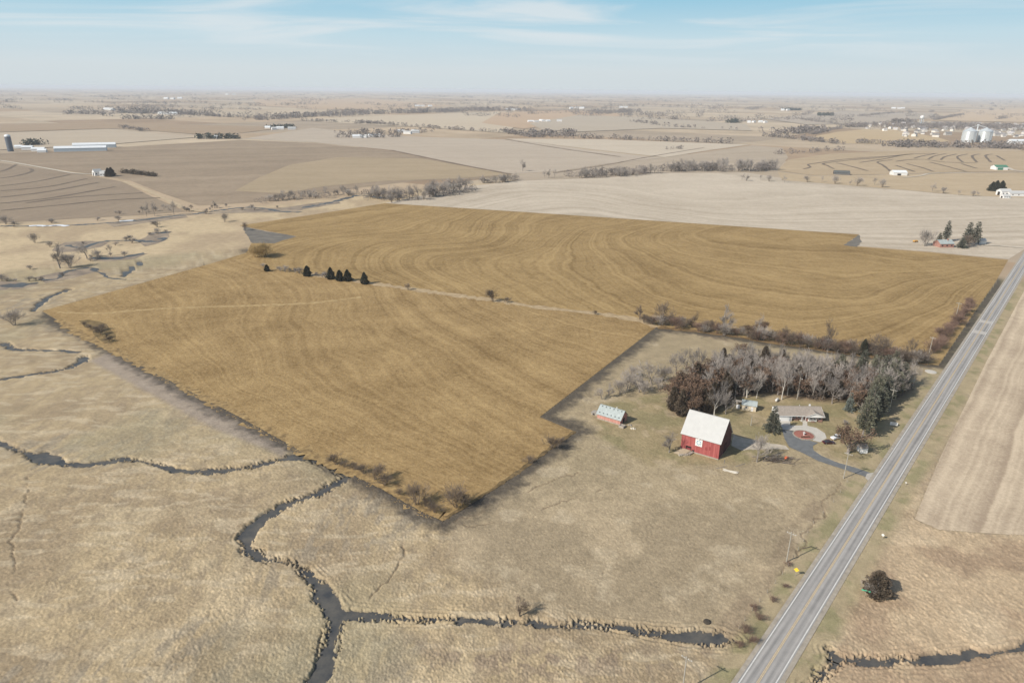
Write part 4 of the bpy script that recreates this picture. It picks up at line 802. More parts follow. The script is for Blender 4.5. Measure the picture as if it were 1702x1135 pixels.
# marsh trees at the left
for key, q, h, w, lb in (('shrub2', (24,541), 11, 1.3, 'grey bush at the tip of the golden field'), ('shrub0', (58,404), 10, 1.0, 'lone grey bush far out on the flats'), ('bare1', (100,446), 20, 1.0, 'largest bare tree of the marsh grove'), ('shrub1', (116,446), 13, 1.3, 'dense grey bush under the largest marsh tree'), ('bare3', (145,430), 14, 1.1, 'spreading bare tree right of the largest marsh tree'), ('bare4', (160,432), 10, 1.0, 'short bare tree in the marsh grove'), ('bare2', (183,425), 10, 0.8, 'thin bare tree ending the marsh grove'), ('shrub2', (50,448), 4, 1.4, 'low bush beside the dark backwater'),
   ('bare0', (244,360), 17, 0.7, 'bare tree first of three by the far creek'), ('bare2', (257,359), 16, 0.6, 'narrow bare tree second of three by the far creek'), ('bare4', (289,357), 17, 0.8, 'bare tree last of three by the far creek'), ('shrub0', (374,369), 10, 1.0, 'lone bush near the tip of the stubble field'), ('shrub1', (262,378), 8, 1.5, 'grey bush by the oxbow pool'), ('shrubb0', (408,383), 9, 0.8, 'small bare bush on the stubble field tip'), ('shrub2', (10,373), 10, 1.3, 'grey bush beside the far ice')):
    tree(key, q, h, lb, 'bare_tree' if 'bare' in key else 'bush', w, cat='tree' if 'bare' in key else 'shrub')
for k in range(34):
    u = random.random(); q = random.choice(((20,374,330,356),(60,412,230,402),(0,470,120,462),(140,432,240,424),(240,392,290,380),(330,354,520,345)))
    far_tree('shrub%d' % (k % 3), (q[0] + (q[2] - q[0]) * u + random.uniform(-6, 6), q[1] + (q[3] - q[1]) * u + random.uniform(-4, 4)), random.uniform(2.5, 6), 'low grey shrub along the sloughs of the left flats', 'brush', 1.5, 'shrubs of the left flats', 'shrub')
# woodlot behind the house
WOOD = GL(WOODPX)
wp = []; rs = random.Random(5); x0, y0 = WOOD.min(0); x1, y1 = WOOD.max(0); tries = 0
while len(wp) < 165 and tries < 9000:
    tries += 1; p = np.array([rs.uniform(x0, x1), rs.uniform(y0, y1)])
    if inpoly(p[:1], p[1:], WOOD)[0] and all((p[0] - q[0]) ** 2 + (p[1] - q[1]) ** 2 > 3.6 ** 2 for q in wp): wp.append(p)
WL = {'bare': ('grey bare tree in the woodlot behind the house', 'bare_tree', 'bare trees of the woodlot'), 'oak': ('oak holding rusty dead leaves in the woodlot', 'oak_tree', 'rusty oaks of the woodlot'), 'cedarb': ('bronze green cedar among the woodlot trees', 'cedar_tree', 'cedars of the woodlot'), 'pine': ('dark green pine in the woodlot shade', 'pine_tree', 'pines of the woodlot')}
ctr_l = G(1150, 668)
for p in wp:
    lefty = np.hypot(*(p - ctr_l)) < 17; front = p[1] < 300 - (p[0] - 100) * 0.05; u = rs.random()
    if lefty: kind = 'oak' if u < 0.38 else ('cedarb' if u < 0.8 else 'bare')
    elif p[0] > 155: kind = 'pine' if u < 0.35 else ('oak' if u < 0.55 else 'bare')
    else: kind = 'bare' if u < (0.5 if front else 0.75) else ('oak' if u < 0.84 else 'cedarb')
    key = {'bare': 'bare%d' % rs.randrange(5), 'oak': 'oak%d' % rs.randrange(2), 'cedarb': 'cedarb%d' % rs.randrange(2), 'pine': 'pine%d' % rs.randrange(2)}[kind]
    if kind == 'bare' and rs.random() < 0.3: key = 'pale%d' % rs.randrange(3)
    h = rs.uniform(13, 18) * (1.0 if p[1] < 305 else 0.75) if kind == 'bare' else (rs.uniform(9, 13) if kind == 'oak' else rs.uniform(8, 12) if kind == 'cedarb' else rs.uniform(12, 16))
    lb, nm, gp = WL[kind]
    near_what = 'nearest the red barn' if p[0] < 92 else ('on the highway side' if p[0] > 172 else ('just behind the house lawn' if p[1] < 292 else 'towards the fence row'))
    pre = {'bare': 'pale trunked bare tree' if 'pale' in key else ('tall grey bare tree' if h > 15.5 else 'shorter grey bare tree'), 'oak': 'oak holding rusty dead leaves', 'cedarb': 'bronze green cedar', 'pine': 'dark green pine'}[kind]
    tree(key, None, h, pre + ' in the woodlot, ' + near_what, nm, rs.uniform(0.75, 1.0) if kind != 'oak' else rs.uniform(0.9, 1.15), 'woodlot: ' + pre + ' ' + near_what, world=p)
for k, (q, h) in enumerate((((1062,652),11),((1083,640),12),((1045,648),10),((1124,622),13),((1100,632),10),((1030,655),8),((1012,660),7),((1000,663),6),((1070,655),8),((1140,612),12),((1095,648),7),((1050,628),7))):
    tree(['bare1', 'bare3', 'shrub0', 'bare4', 'shrub1', 'shrub2'][k % 6], q, h, 'scattered grey bare tree between hay field corner and woodlot', 'bare_tree', 1.05, 'scrub beside the woodlot')
tree('pale0', (1187,692), 18, 'tall pale bare tree directly behind the red barn', 'bare_tree', 0.95)
tree('bare3', (1206,688), 10, 'smaller bare tree between barn and garden shed', 'bare_tree', 0.9)
tree('pale1', (1241,661), 16, 'pale trunked tree behind the garden shed', 'bare_tree', 0.8); tree('pale2', (1257,662), 15, 'second pale trunked tree beside the garden shed', 'bare_tree', 0.7)
tree('pale2', (1299,664), 19, 'tall pale trunked tree behind the garage end of the house', 'bare_tree', 0.8); tree('bare4', (1383,671), 14, 'bare yard tree behind the gable end of the house', 'bare_tree', 0.9)
tree('bare1', (1112,752), 10, 'bare lilac coloured tree beside the red barn wall', 'bare_tree', 0.95)
tree('bare3', (1258,768), 11, 'bare tree rising from the brush pile', 'bare_tree', 0.95)
tree('spruce0', (1283,717), 12.0, 'dark green spruce in front of the garage', 'spruce_tree', 1.05); tree('spruce1', (1411,683), 9.0, 'blue spruce on the lawn right of the house', 'spruce_tree', 1.0)
tree('pine0', (1433,727), 18.0, 'tall green pine beside the highway corner of the yard', 'pine_tree', 0.95); tree('pine1', (1446,712), 15.0, 'dark pine behind the tall green pine', 'pine_tree', 1.1); tree('pine1', (1462,690), 13.0, 'dark pine at the woodlot edge near the utility pole', 'pine_tree', 1.1)
tree('oak0', (1409,753), 11.5, 'dark brown leafy oak beside the parked cars', 'oak_tree', 1.35)
tree('shrub1', (1403,706), 2.5, 'low grey bush on the lawn by the pine', 'bush', 1.4, cat='shrub')
for k, (q, h) in enumerate((((1452,640),15),((1468,642),16),((1482,645),15),((1496,648),14),((1476,656),16),((1462,662),15),((1488,662),13),((1470,674),14),((1456,680),14),((1446,694),15))):
    tree('pine%d' % (k % 2), q, h, 'dark pine in the dense evergreen stand beside the highway', 'pine_tree', 1.1, 'evergreen stand beside the highway')
for k, q in enumerate(((140,541),(152,546),(160,552),(168,556),(176,562),(182,568),(170,548),(560,772),(572,776),(588,780),(604,788),(640,806),(664,822),(706,842),(722,852),(770,838),(930,735),(880,770))):
    tree('shrubb%d' % (k % 3), q, 2.6 + (k % 4) * 0.7, 'low dark weedy bush on the rough hay field margin', 'brush', 1.6, 'brush on the hay field margin', 'shrub')
# ditch brush beside the highway
for k, (q, h) in enumerate((((1238,1052),3),((1246,1066),2.6),((1262,1030),2.4),((1285,1000),2),((1303,975),1.8),((1310,940),1.6),((1228,1075),2.2),((1255,1016),2.2))):
    tree('shrubr%d' % (k % 3), q, h, 'low reddish brush in the roadside ditch', 'brush', 1.6, 'ditch brush', 'shrub')
# creekside thickets at middle distance
def thicket(pts, n, h0, h1, label, group, spread=8, sh=0.35):
    P = GL(pts); L_ = np.r_[0, np.cumsum(np.hypot(*np.diff(P, axis=0).T))]
    for k in range(n):
        s_ = random.uniform(0, L_[-1]); p = np.array([np.interp(s_, L_, P[:, 0]), np.interp(s_, L_, P[:, 1])]) + np.array([random.gauss(0, spread * 0.5), random.gauss(0, spread)])
        isb = random.random() < sh; h = random.uniform(h0, h1) * (0.7 if isb else 1)
        far_tree(('shrub%d' % random.randrange(3)) if isb else 'bare%d' % random.randrange(5), None, h, (label.replace('tree', 'bush') if 'tree' in label else label.replace('scrub', 'scrub bush')) if isb else label, 'bush' if isb else 'bare_tree', random.uniform(0.9, 1.25), group + (' bushes' if isb else ''), 'shrub' if isb else 'tree', world=p)
thicket([(615,330),(650,331),(700,330),(740,323),(775,316)], 50, 13, 21, 'grey bare tree in the creekside thicket behind the stubble field', 'creekside thicket', 12)
thicket([(795,306),(830,304),(858,300)], 18, 9, 14, 'low grey tree on the creek below the ploughed field', 'creek trees below the ploughed field', 7)
thicket([(440,336),(480,332),(530,328),(600,322)], 28, 8, 14, 'grey tree along the creek under the ploughed field', 'creek trees under the ploughed slope', 8)
thicket([(180,357),(240,352),(320,350),(400,343)], 16, 5, 9, 'low grey scrub along the far creek bank', 'scrub on the far creek', 6, 0.8)
thicket([(958,295),(1000,293),(1040,291),(1080,288)], 32, 14, 20, 'grey tree in the left wood behind the pale stubble', 'left wood behind the stubble', 12)
thicket([(1110,285),(1160,284),(1220,284),(1262,283),(1290,283)], 50, 16, 24, 'grey tree in the right wood behind the pale stubble', 'right wood behind the stubble', 14)
far_tree('bare1', (869,285), 21, 'lone large bare tree in the grassy valley', 'bare_tree', 1.0)
for k, q in enumerate(((905,296),(912,296),(922,296))): far_tree('bare%d' % k, q, 15, 'bare tree in the small cluster past the lone valley tree', 'bare_tree', 0.9, 'small valley cluster')
for k, (q, h) in enumerate((((1233,300),13),((1240,301),11),((1264,299),8),((1278,302),12),((1304,304),13),((1342,303),12),((1366,303),10),((1388,306),15),((1412,308),9),((1424,309),16),((1453,308),12),((1466,312),15),((1549,319),15),((1567,322),11),((1593,325),8),((1617,326),9),((1625,326),8))):
    far_tree(['bare0', 'shrub1', 'bare2', 'shrub0'][k % 4], q, h, 'scattered bush in the draw behind the pale stubble', 'bush', 1.0, 'bushes in the draw', 'shrub')
# evergreens of the brick house behind the golden field
for key, q, h, w, lb in (('pine1', (1571,402), 20, 0.85, 'tall spruce behind the brick house roof'), ('pine0', (1560,405), 10, 1.2, 'short spruce left of the brick house'), ('pine1', (1606,407), 21, 1.0, 'tall spruce right of the brick house'), ('pine1', (1619,408), 22, 0.95, 'tallest spruce beside the white shed'), ('spruce0', (1598,412), 10, 1.7, 'broad low spruce in front of the tall spruces'), ('shrubb1', (1610,412), 14, 1.0, 'bare bushy tree among the spruces')):
    tree(key, q, h, lb, 'spruce_tree' if 'shrub' not in key else 'bare_tree', w)
tree('shrub2', (1537,409), 17, 'round bare tree left of the brick house', 'bare_tree', 0.95)

# far hedges, woods and tree belts: each a mass of small crowns
HEDGE = mat('far_twigs', (0.20, 0.172, 0.155), 0.95, 0.15, 0.02, coord='Object'); EVERG = mat('far_evergreen', (0.05, 0.06, 0.045), 0.95, 0.25, 0.02)
def crown(mb, rs, x, y, h, w, n=26, ls=1.0):
    for _ in range(n):
        a = rs.uniform(0, 6.28); z = rs.random(); R_ = w * 0.5 * math.sqrt(max(0.05, 1 - (2 * z - 0.95) ** 2)) * math.sqrt(rs.uniform(0.15, 1)); s_ = ls * h * rs.uniform(0.13, 0.28)
        leaf(mb, rs, Vector((x + math.cos(a) * R_, y + math.sin(a) * R_, h * (0.06 + 0.84 * z))), s_)
def belt(px, dens, h, w, label, cat='hedge', name='hedgerow', mt=None, spread=6.0, n=26, ls=1.0):
    P = GL(px); rs = random.Random(len(label) * 7 + int(P[0][0])); mb = MB()
    for k in range(len(P) - 1):
        Ls = np.hypot(*(P[k + 1] - P[k])); m_ = max(3, int(2.2 * Ls / dens))
        for q in range(m_):
            p = P[k] + (P[k + 1] - P[k]) * rs.random() ; hh = h * rs.uniform(0.55, 1.2); crown(mb, rs, p[0] + rs.gauss(0, spread), p[1] + rs.gauss(0, spread), hh, hh * w, n, ls)
    o = mb.build(name, mt or HEDGE, fix=False); tag(o, label, cat, kind='stuff'); return o
wu = MB(); rs = random.Random(31)
for k in range(420):
    p = np.array([rs.uniform(x0, x1), rs.uniform(y0, y1)])
    if inpoly(p[:1], p[1:], WOOD)[0]: hh = rs.uniform(2.5, 6.0); crown(wu, rs, p[0], p[1], hh, hh * 1.1, 90, 0.5)
tag(wu.build('undergrowth', mat('dark_undergrowth', (0.115, 0.09, 0.072), 0.95, 0.25, 0.3), fix=False), 'dark tangled undergrowth beneath the woodlot trees', 'undergrowth', kind='stuff')
belt([(612,331),(650,332),(700,331),(740,324),(778,316)], 9, 11, 1.3, 'tangled grey undergrowth of the creekside thicket', 'undergrowth', 'undergrowth', spread=10, n=130, ls=0.42)
belt([(956,295),(1000,293),(1040,291),(1082,288)], 8, 12, 1.2, 'grey undergrowth of the left wood behind the stubble', 'undergrowth', 'undergrowth', spread=10, n=130, ls=0.42)
belt([(1108,285),(1160,284),(1220,284),(1292,283)], 8, 13, 1.2, 'grey undergrowth of the right wood behind the stubble', 'undergrowth', 'undergrowth', spread=12, n=130, ls=0.42)
belt([(430,337),(480,332),(530,328),(605,321)], 11, 7, 1.3, 'low grey scrub on the creek below the ploughed slope', 'undergrowth', 'undergrowth', spread=6, n=90, ls=0.45)
belt([(795,305),(830,303),(860,299)], 9, 8, 1.3, 'low grey scrub below the end of the ploughed field', 'undergrowth', 'undergrowth', spread=5, n=90, ls=0.45)
belt([(840,220),(880,228),(960,230),(1080,234),(1140,236),(1210,239)], 12, 14, 1.2, 'long grey hedge behind the cream field', spread=10)
belt([(880,225),(910,226),(945,226)], 6, 20, 1.1, 'grey wood at the left end of the long hedge', 'wood', 'wood', spread=22)
belt([(1270,227),(1310,230),(1360,236),(1395,240)], 8, 13, 1.1, 'dark hedge left of the tan rounded field', spread=9); belt([(1425,238),(1470,240),(1500,240)], 8, 12, 1.1, 'dark hedge along the foot of the tan rounded field', spread=9)
belt([(1288,222),(1310,223),(1340,220),(1362,217)], 7, 20, 1.0, 'grey wood left of the tan rounded field', 'wood', 'wood', spread=25); belt([(1350,224),(1380,217),(1400,213)], 11, 9, 1.2, 'thin hedge along the rim of the tan field')
belt([(1480,244),(1520,244),(1580,245),(1650,246),(1720,247)], 5, 17, 1.0, 'grey brown wood in front of the grain bins', 'wood', 'wood', spread=20)
belt([(1405,212),(1440,211)], 6, 16, 1.0, 'grey trees at the left edge of town', 'wood', 'wood', spread=20); belt([(1480,205),(1520,205)], 6, 20, 1.0, 'dark trees left of the water tower', 'wood', 'wood', spread=20)
belt([(1490,211),(1560,212),(1640,212),(1720,213)], 0.75, 14, 1.3, 'bare street trees filling the far town', 'wood', 'wood', spread=130, n=16)
belt([(560,224),(640,222),(700,220)], 9, 14, 1.1, 'grey trees round the far farm cluster', 'wood', 'wood', spread=22); belt([(560,229),(620,229),(672,228)], 8, 12, 1.2, 'dark hedge in front of the far farm cluster', spread=8)
belt([(430,200),(520,194),(600,191),(640,189)], 11, 22, 1.2, 'long dark wooded ridge at the left', 'wood', 'wood', spread=30); belt([(650,189),(720,187),(800,184),(870,184)], 10, 24, 1.2, 'long wooded ridge under the horizon', 'wood', 'wood', spread=45)
belt([(500,201),(600,205),(700,212),(800,219),(860,222)], 16, 12, 1.2, 'hedge descending to the middle hedge', spread=9); belt([(600,206),(640,207)], 9, 14, 1.2, 'thick clump on the descending hedge', 'wood', 'wood', spread=16)
belt([(110,190),(165,190)], 12, 20, 1.2, 'hedge near the far green roof'); belt([(190,188),(280,190),(330,192)], 11, 24, 1.2, 'dark wood round the far hilltop farm', 'wood', 'wood', spread=40); belt([(200,198),(240,198),(282,199)], 9, 17, 1.2, 'dark wood below the far hilltop farm', 'wood', 'wood', spread=14)
belt([(300,190),(370,195),(430,197)], 14, 14, 1.2, 'dark hedge right of the hilltop farm'); belt([(205,212),(240,219)], 14, 10, 1.2, 'low hedge above the pale silo field'); belt([(1110,249),(1140,247)], 14, 9, 1.2, 'thin scrub on the valley border')
belt([(1050,202),(1120,212),(1220,216)], 26, 13, 1.0, 'scattered trees behind the middle hedge', spread=16); belt([(985,189),(1030,188),(1050,186)], 12, 22, 1.2, 'far grey wood right of the wooded ridge', 'wood', 'wood', spread=40)
belt([(1260,199),(1330,199),(1400,208)], 24, 11, 1.2, 'thin far hedge left of town', spread=10); belt([(1430,194),(1480,189),(1520,188)], 20, 13, 1.2, 'far hedge behind the town'); belt([(1555,200),(1600,191)], 18, 13, 1.2, 'far hedge beside the water tower')
belt([(1120,280),(1180,282)], 30, 5, 1.3, 'scrub in front of the right wood'); belt([(1296,257),(1320,255),(1370,252),(1400,250)], 18, 10, 1.2, 'scrub at the rim of the right terraces', spread=10); belt([(1210,205),(1225,204)], 5, 17, 0.9, 'dark conifer clump at a far white farm', 'wood', 'wood', EVERG, 12)
for q0, q1, lb in (((327,231),(399,231),'dark conifer windbreak of the far left farm'), ((441,214),(490,213),'dark conifer windbreak behind the white farm sheds'), ((35,243),(70,241),'dark conifers behind the silo farm'), ((1360,193),(1384,193),'small dark conifer windbreak left of town'), ((1300,184),(1330,184),'far dark windbreak on the hill')):
    belt([q0, q1], 4, 14 if q0[1] > 200 else 20, 0.9, lb, 'windbreak', 'windbreak', EVERG, 5)
rs = random.Random(77); mb = MB()
for k in range(620):       # low woods fading out towards the horizon
    d = 3600 * (10 ** (rs.random() * 0.98)); a = rs.uniform(-44, 44); cx_, cy_ = d * math.sin(rad(a)), d * math.cos(rad(a)); ln = rs.uniform(60, 420) * (d / 5000) ** 0.5; th = rad(38 + 90 * rs.randrange(2) + rs.uniform(-6, 6))
    m_ = int(ln / (14 * (d / 4000) ** 0.6)) + 2
    for q in range(m_):
        u = rs.uniform(-0.5, 0.5) * ln; h = rs.uniform(13, 24) * (1.0 if d < 12000 else 1.35); crown(mb, rs, cx_ + math.sin(th) * u + rs.gauss(0, 9), cy_ + math.cos(th) * u + rs.gauss(0, 9), h, h * 1.4, 11)
tag(mb.build('distant_woods', HEDGE, fix=False), 'faint hedges and woods scattered to the horizon', 'woods', kind='stuff')

# ------------------------------------------------------------------ buildings
def front(q0, q1):
    a = G(*q0); b_ = G(*q1); d = b_ - a; return a, math.atan2(d[1], d[0]), float(np.hypot(*d))
def plank_mat(name, col, col2, period=0.3, rough=0.85):
    m_, t, b = new_mat(name); L = t.links; b.inputs['Roughness'].default_value = rough
    tc = N(t, 'ShaderNodeTexCoord'); n_ = N(t, 'ShaderNodeTexNoise', i_Scale=0.9, i_Detail=6.0, i_Roughness=0.65)
    mp = N(t, 'ShaderNodeMapping'); mp.inputs['Scale'].default_value = (1.6, 1.6, 0.35); L.new(tc.outputs['Object'], mp.inputs[0]); L.new(mp.outputs[0], n_.inputs['Vector'])
    sx = N(t, 'ShaderNodeSeparateXYZ'); L.new(tc.outputs['Object'], sx.inputs[0]); s2 = N(t, 'ShaderNodeMath', operation='ADD'); L.new(sx.outputs[0], s2.inputs[0]); L.new(sx.outputs[1], s2.inputs[1])
    dv = N(t, 'ShaderNodeMath', operation='DIVIDE'); dv.inputs[1].default_value = period; L.new(s2.outputs[0], dv.inputs[0]); fl = N(t, 'ShaderNodeMath', operation='FLOOR'); L.new(dv.outputs[0], fl.inputs[0])
    wn_ = N(t, 'ShaderNodeTexWhiteNoise', noise_dimensions='1D'); L.new(fl.outputs[0], wn_.inputs['W'])
    ad = N(t, 'ShaderNodeMath', operation='MULTIPLY_ADD'); ad.inputs[1].default_value = 0.45; L.new(wn_.outputs['Value'], ad.inputs[0]); L.new(n_.outputs['Fac'], ad.inputs[2])
    mr = N(t, 'ShaderNodeMapRange'); mr.inputs['From Min'].default_value = 0.35; mr.inputs['From Max'].default_value = 1.05; L.new(ad.outputs[0], mr.inputs['Value'])
    mx = N(t, 'ShaderNodeMix', data_type='RGBA'); mx.inputs['A'].default_value = (*col, 1); mx.inputs['B'].default_value = (*col2, 1); L.new(mr.outputs[0], mx.inputs['Factor']); L.new(mx.outputs['Result'], b.inputs['Base Color'])
    pp = N(t, 'ShaderNodeMath', operation='PINGPONG'); pp.inputs[1].default_value = 0.5; L.new(dv.outputs[0], pp.inputs[0]); bp = N(t, 'ShaderNodeBump'); bp.inputs['Strength'].default_value = 0.5; bp.inputs['Distance'].default_value = 0.03
    cl = N(t, 'ShaderNodeMath', operation='MINIMUM'); cl.inputs[1].default_value = 0.08; L.new(pp.outputs[0], cl.inputs[0]); L.new(cl.outputs[0], bp.inputs['Height']); L.new(bp.outputs[0], b.inputs['Normal'])
    MATS[name] = m_; return m_
M_BARN = plank_mat('barn_red', (0.24, 0.055, 0.052), (0.40, 0.12, 0.11)); M_ROOFW = mat('white_metal_roof', (0.46, 0.455, 0.435), 0.7, 0.05, 0.5, spec=0.2)
M_GALV = mat('galvanised_roof', (0.33, 0.365, 0.355), 0.6, 0.16, 0.7, spec=0.3); M_PINK = plank_mat('faded_red', (0.38, 0.17, 0.135), (0.54, 0.29, 0.235)); M_WHT = mat('white_siding', (0.68, 0.67, 0.65), 0.7, 0.05, 0.8)
M_TRIM = mat('white_trim', (0.66, 0.65, 0.62), 0.6, 0.03, 1.0); M_BRICK = mat('brick', (0.28, 0.14, 0.11), 0.9, 0.0, 3.0, 0.4, 12, col2=(0.40, 0.22, 0.175)); M_SHING = mat('brown_shingles', (0.29, 0.25, 0.21), 0.95, 0.14, 1.2, 0.4, 9)
M_GLASS = mat('window_glass', (0.03, 0.035, 0.04), 0.08, 0.1, 1.0, spec=0.5); M_DARK = mat('dark_opening', (0.03, 0.024, 0.022), 0.95, 0.1, 1.0); M_CREAM = mat('cream_siding', (0.56, 0.48, 0.36), 0.8, 0.08, 1.0); M_STONE = mat('field_stone', (0.33, 0.29, 0.24), 0.95, 0.25, 2.0, 0.5, 5)
M_WOOD = mat('grey_weathered_wood', (0.31, 0.28, 0.24), 0.9, 0.2, 1.5); M_POLE = mat('pole_wood', (0.33, 0.305, 0.26), 0.9, 0.12, 1.5); M_BLUE = mat('quilt_blue', (0.13, 0.26, 0.42), 0.7, 0.08, 1); M_TEAL = mat('quilt_teal', (0.20, 0.42, 0.42), 0.7, 0.08, 1)

def gable_roof(mb_list, x0, x1, W, he, hr, yr=None, he2=None, ov=0.4, th=0.16):
    """front and back roof slabs over a gable profile; ridge along x"""
    yr = W / 2 if yr is None else yr; he2 = he if he2 is None else he2
    k1 = (hr - he) / yr; k2 = (hr - he2) / (W - yr)
    f_ = [(-ov, he - ov * k1 + 0.03), (yr, hr + 0.03), (yr, hr + 0.03 + th), (-ov - 0.02, he - ov * k1 + 0.03 + th)]
    g_ = [(yr + 0.002, hr + 0.03), (W + ov, he2 - ov * k2 + 0.03), (W + ov + 0.02, he2 - ov * k2 + 0.03 + th), (yr + 0.002, hr + 0.03 + th)]
    a = MB().xprism(f_, x0 - ov, x1 + ov); b_ = MB().xprism(g_, x0 - ov, x1 + ov); mb_list.append(a); mb_list.append(b_)
def gable_walls(x0, x1, W, he, hr, yr=None, he2=None):
    yr = W / 2 if yr is None else yr; he2 = he if he2 is None else he2
    return MB().xprism([(0, -0.3), (W, -0.3), (W, he2), (yr, hr), (0, he)], x0, x1)
def building(name, a, rz, Ln, W, he, hr, wm, rm, label, cat, group=None, yr=None, he2=None, ov=0.4, ridge=True):
    e = empty(name, (a[0], a[1], 0), rz, label, cat, group)
    gable_walls(0, Ln, W, he, hr, yr, he2).build('wall', wm, e); rl = []; gable_roof(rl, 0, Ln, W, he, hr, yr, he2, ov)
    r1 = rl[0].build('roof_slope', rm, e); rl[1].build('roof_slope', rm, e)
    if ridge: MB().box((Ln / 2, W / 2 if yr is None else yr, hr + 0.21), (Ln + 2 * ov, 0.35, 0.06)).build('ridge_cap', rm, e)
    return e
def window(e, x, z, w, h, y=0.0, axis='x', frame=None, panes=1, glass=None, d=-1, part='window'):
    """framed window on a wall; axis x = front wall at y, axis y = end wall at x=y"""
    fr = MB(); gl = MB(); t_ = 0.09
    def bx(mb, u, v, du, dv, dep, off):
        if axis == 'x': mb.box((u, y + d * off, v), (du, dep, dv))
        else: mb.box((y - d * off, u, v), (dep, du, dv))
    bx(fr, x, z + h / 2 + t_ / 2, w + 2 * t_, t_, 0.12, 0.04); bx(fr, x, z - h / 2 - t_ / 2, w + 2 * t_, t_, 0.12, 0.04)
    for s_ in (-1, 1): bx(fr, x + s_ * (w / 2 + t_ / 2), z, t_, h, 0.12, 0.04)
    for k in range(1, panes): bx(fr, x - w / 2 + w * k / panes, z, 0.09, h, 0.12, 0.04)
    o = fr.build(part, frame or M_TRIM, e)
    for k in range(panes): 
        g1 = MB(); ww = w / panes - (0.09 if panes > 1 else 0); bx(g1, x - w / 2 + w * (k + 0.5) / panes, z, ww, h, 0.04, 0.02); g1.build('pane', glass or M_GLASS, o)
    return o

# red barn
a, rz, Ln = front((1131, 745.6), (1193.6, 764)); W_, YR, HE, HR, HE2 = 14.6, 7.3, 7.0, 13.7, 5.4
barn = building('red_barn', a, rz, Ln, W_, HE, HR, M_BARN, M_ROOFW, 'tall red wooden barn with white metal roof and painted quilt square', 'barn', yr=YR, he2=HE2, ov=0.45)
for k in range(19): 
    x = -0.45 + k * (Ln + 0.9) / 18; k1 = (HR - HE) / YR
    MB().xprism([(-0.45, HE - 0.45 * k1 + 0.19), (YR - 0.2, HR - 0.2 * k1 + 0.19), (YR - 0.2, HR - 0.2 * k1 + 0.225), (-0.45, HE - 0.45 * k1 + 0.225)], x - 0.03, x + 0.03).build('roof_rib', M_ROOFW, barn)
q = empty('barn_quilt', (0, 0, 0)); bpy.data.objects.remove(q)
qo = MB().box((6.85, -0.06, 4.75), (2.7, 0.08, 2.9)).build('quilt_board', M_TRIM, barn)
def qtri(pts, mt, nm='quilt_patch'): 
    n = len(pts); MB().add([(6.85 + x, -0.106, 4.75 + z) for x, z in pts] + [(6.85 + x, -0.11, 4.75 + z) for x, z in pts], [tuple(range(n, 2 * n))] + [(i_, (i_ + 1) % n, n + (i_ + 1) % n, n + i_) for i_ in range(n)]).build(nm, mt, qo)
for k in range(8):       # eight pointed star with a pale centre
    t0 = k * math.pi / 4; c_, s_ = math.cos, math.sin
    qtri([(0.42 * c_(t0), 0.42 * s_(t0)), (0.78 * c_(t0 - 0.32), 0.78 * s_(t0 - 0.32)), (1.16 * c_(t0), 1.16 * s_(t0)), (0.78 * c_(t0 + 0.32), 0.78 * s_(t0 + 0.32))], M_BLUE if k % 2 else M_TEAL)
dr = MB().box((3.1, 0.02, 1.05), (2.2, 0.1, 2.2)).build('door', M_DARK, barn); MB().box((3.15, -0.06, 0.75), (1.6, 0.06, 1.4)).build('door_leaf', mat('barn_door', (0.22, 0.05, 0.055), 0.9, 0.2, 1.5), dr)
for s_ in (-1, 1): MB().box((3.1 + s_ * 1.17, -0.03, 1.1), (0.14, 0.12, 2.2)).build('door_jamb', M_BARN, dr)
MB().box((5.0, 0.01, 0.55), (0.8, 0.1, 1.1)).build('low_hatch', M_DARK, barn)
for x, z, w, h in ((9.9, 3.1, 0.9, 1.3), (11.2, 3.6, 0.6, 1.5)): MB().box((x, -0.02, z), (w, 0.06, h)).build('boarded_window', mat('boarded', (0.25, 0.055, 0.05), 0.9, 0.25, 1.5), barn)
lp = MB().box((6.85, -0.12, 6.55), (0.14, 0.3, 0.14)).build('barn_lamp', M_WHT, barn); MB().lathe([(0.05, 0.2), (0.3, 0.0), (0.3, -0.04)], (6.85, -0.42, 6.5), 10).build('lamp_shade', M_TRIM, lp)
MB().box((Ln / 2, -0.12, 0.1), (Ln + 0.2, 0.3, 0.6)).build('stone_footing', M_STONE, barn)
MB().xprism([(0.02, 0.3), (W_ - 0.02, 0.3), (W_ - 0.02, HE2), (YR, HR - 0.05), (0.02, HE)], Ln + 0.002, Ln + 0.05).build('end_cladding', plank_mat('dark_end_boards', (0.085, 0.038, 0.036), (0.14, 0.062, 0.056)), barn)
MB().box((Ln + 0.06, 7.3, 2.0), (0.1, 3.6, 4.0)).build('end_door', mat('barn_end_door', (0.07, 0.03, 0.03), 0.9, 0.2, 1.5), barn)
for z in (6.2, 9.5): window(barn, 7.3, z, 0.9, 1.2, Ln + 0.05, 'y', MATS['dark_end_boards'])
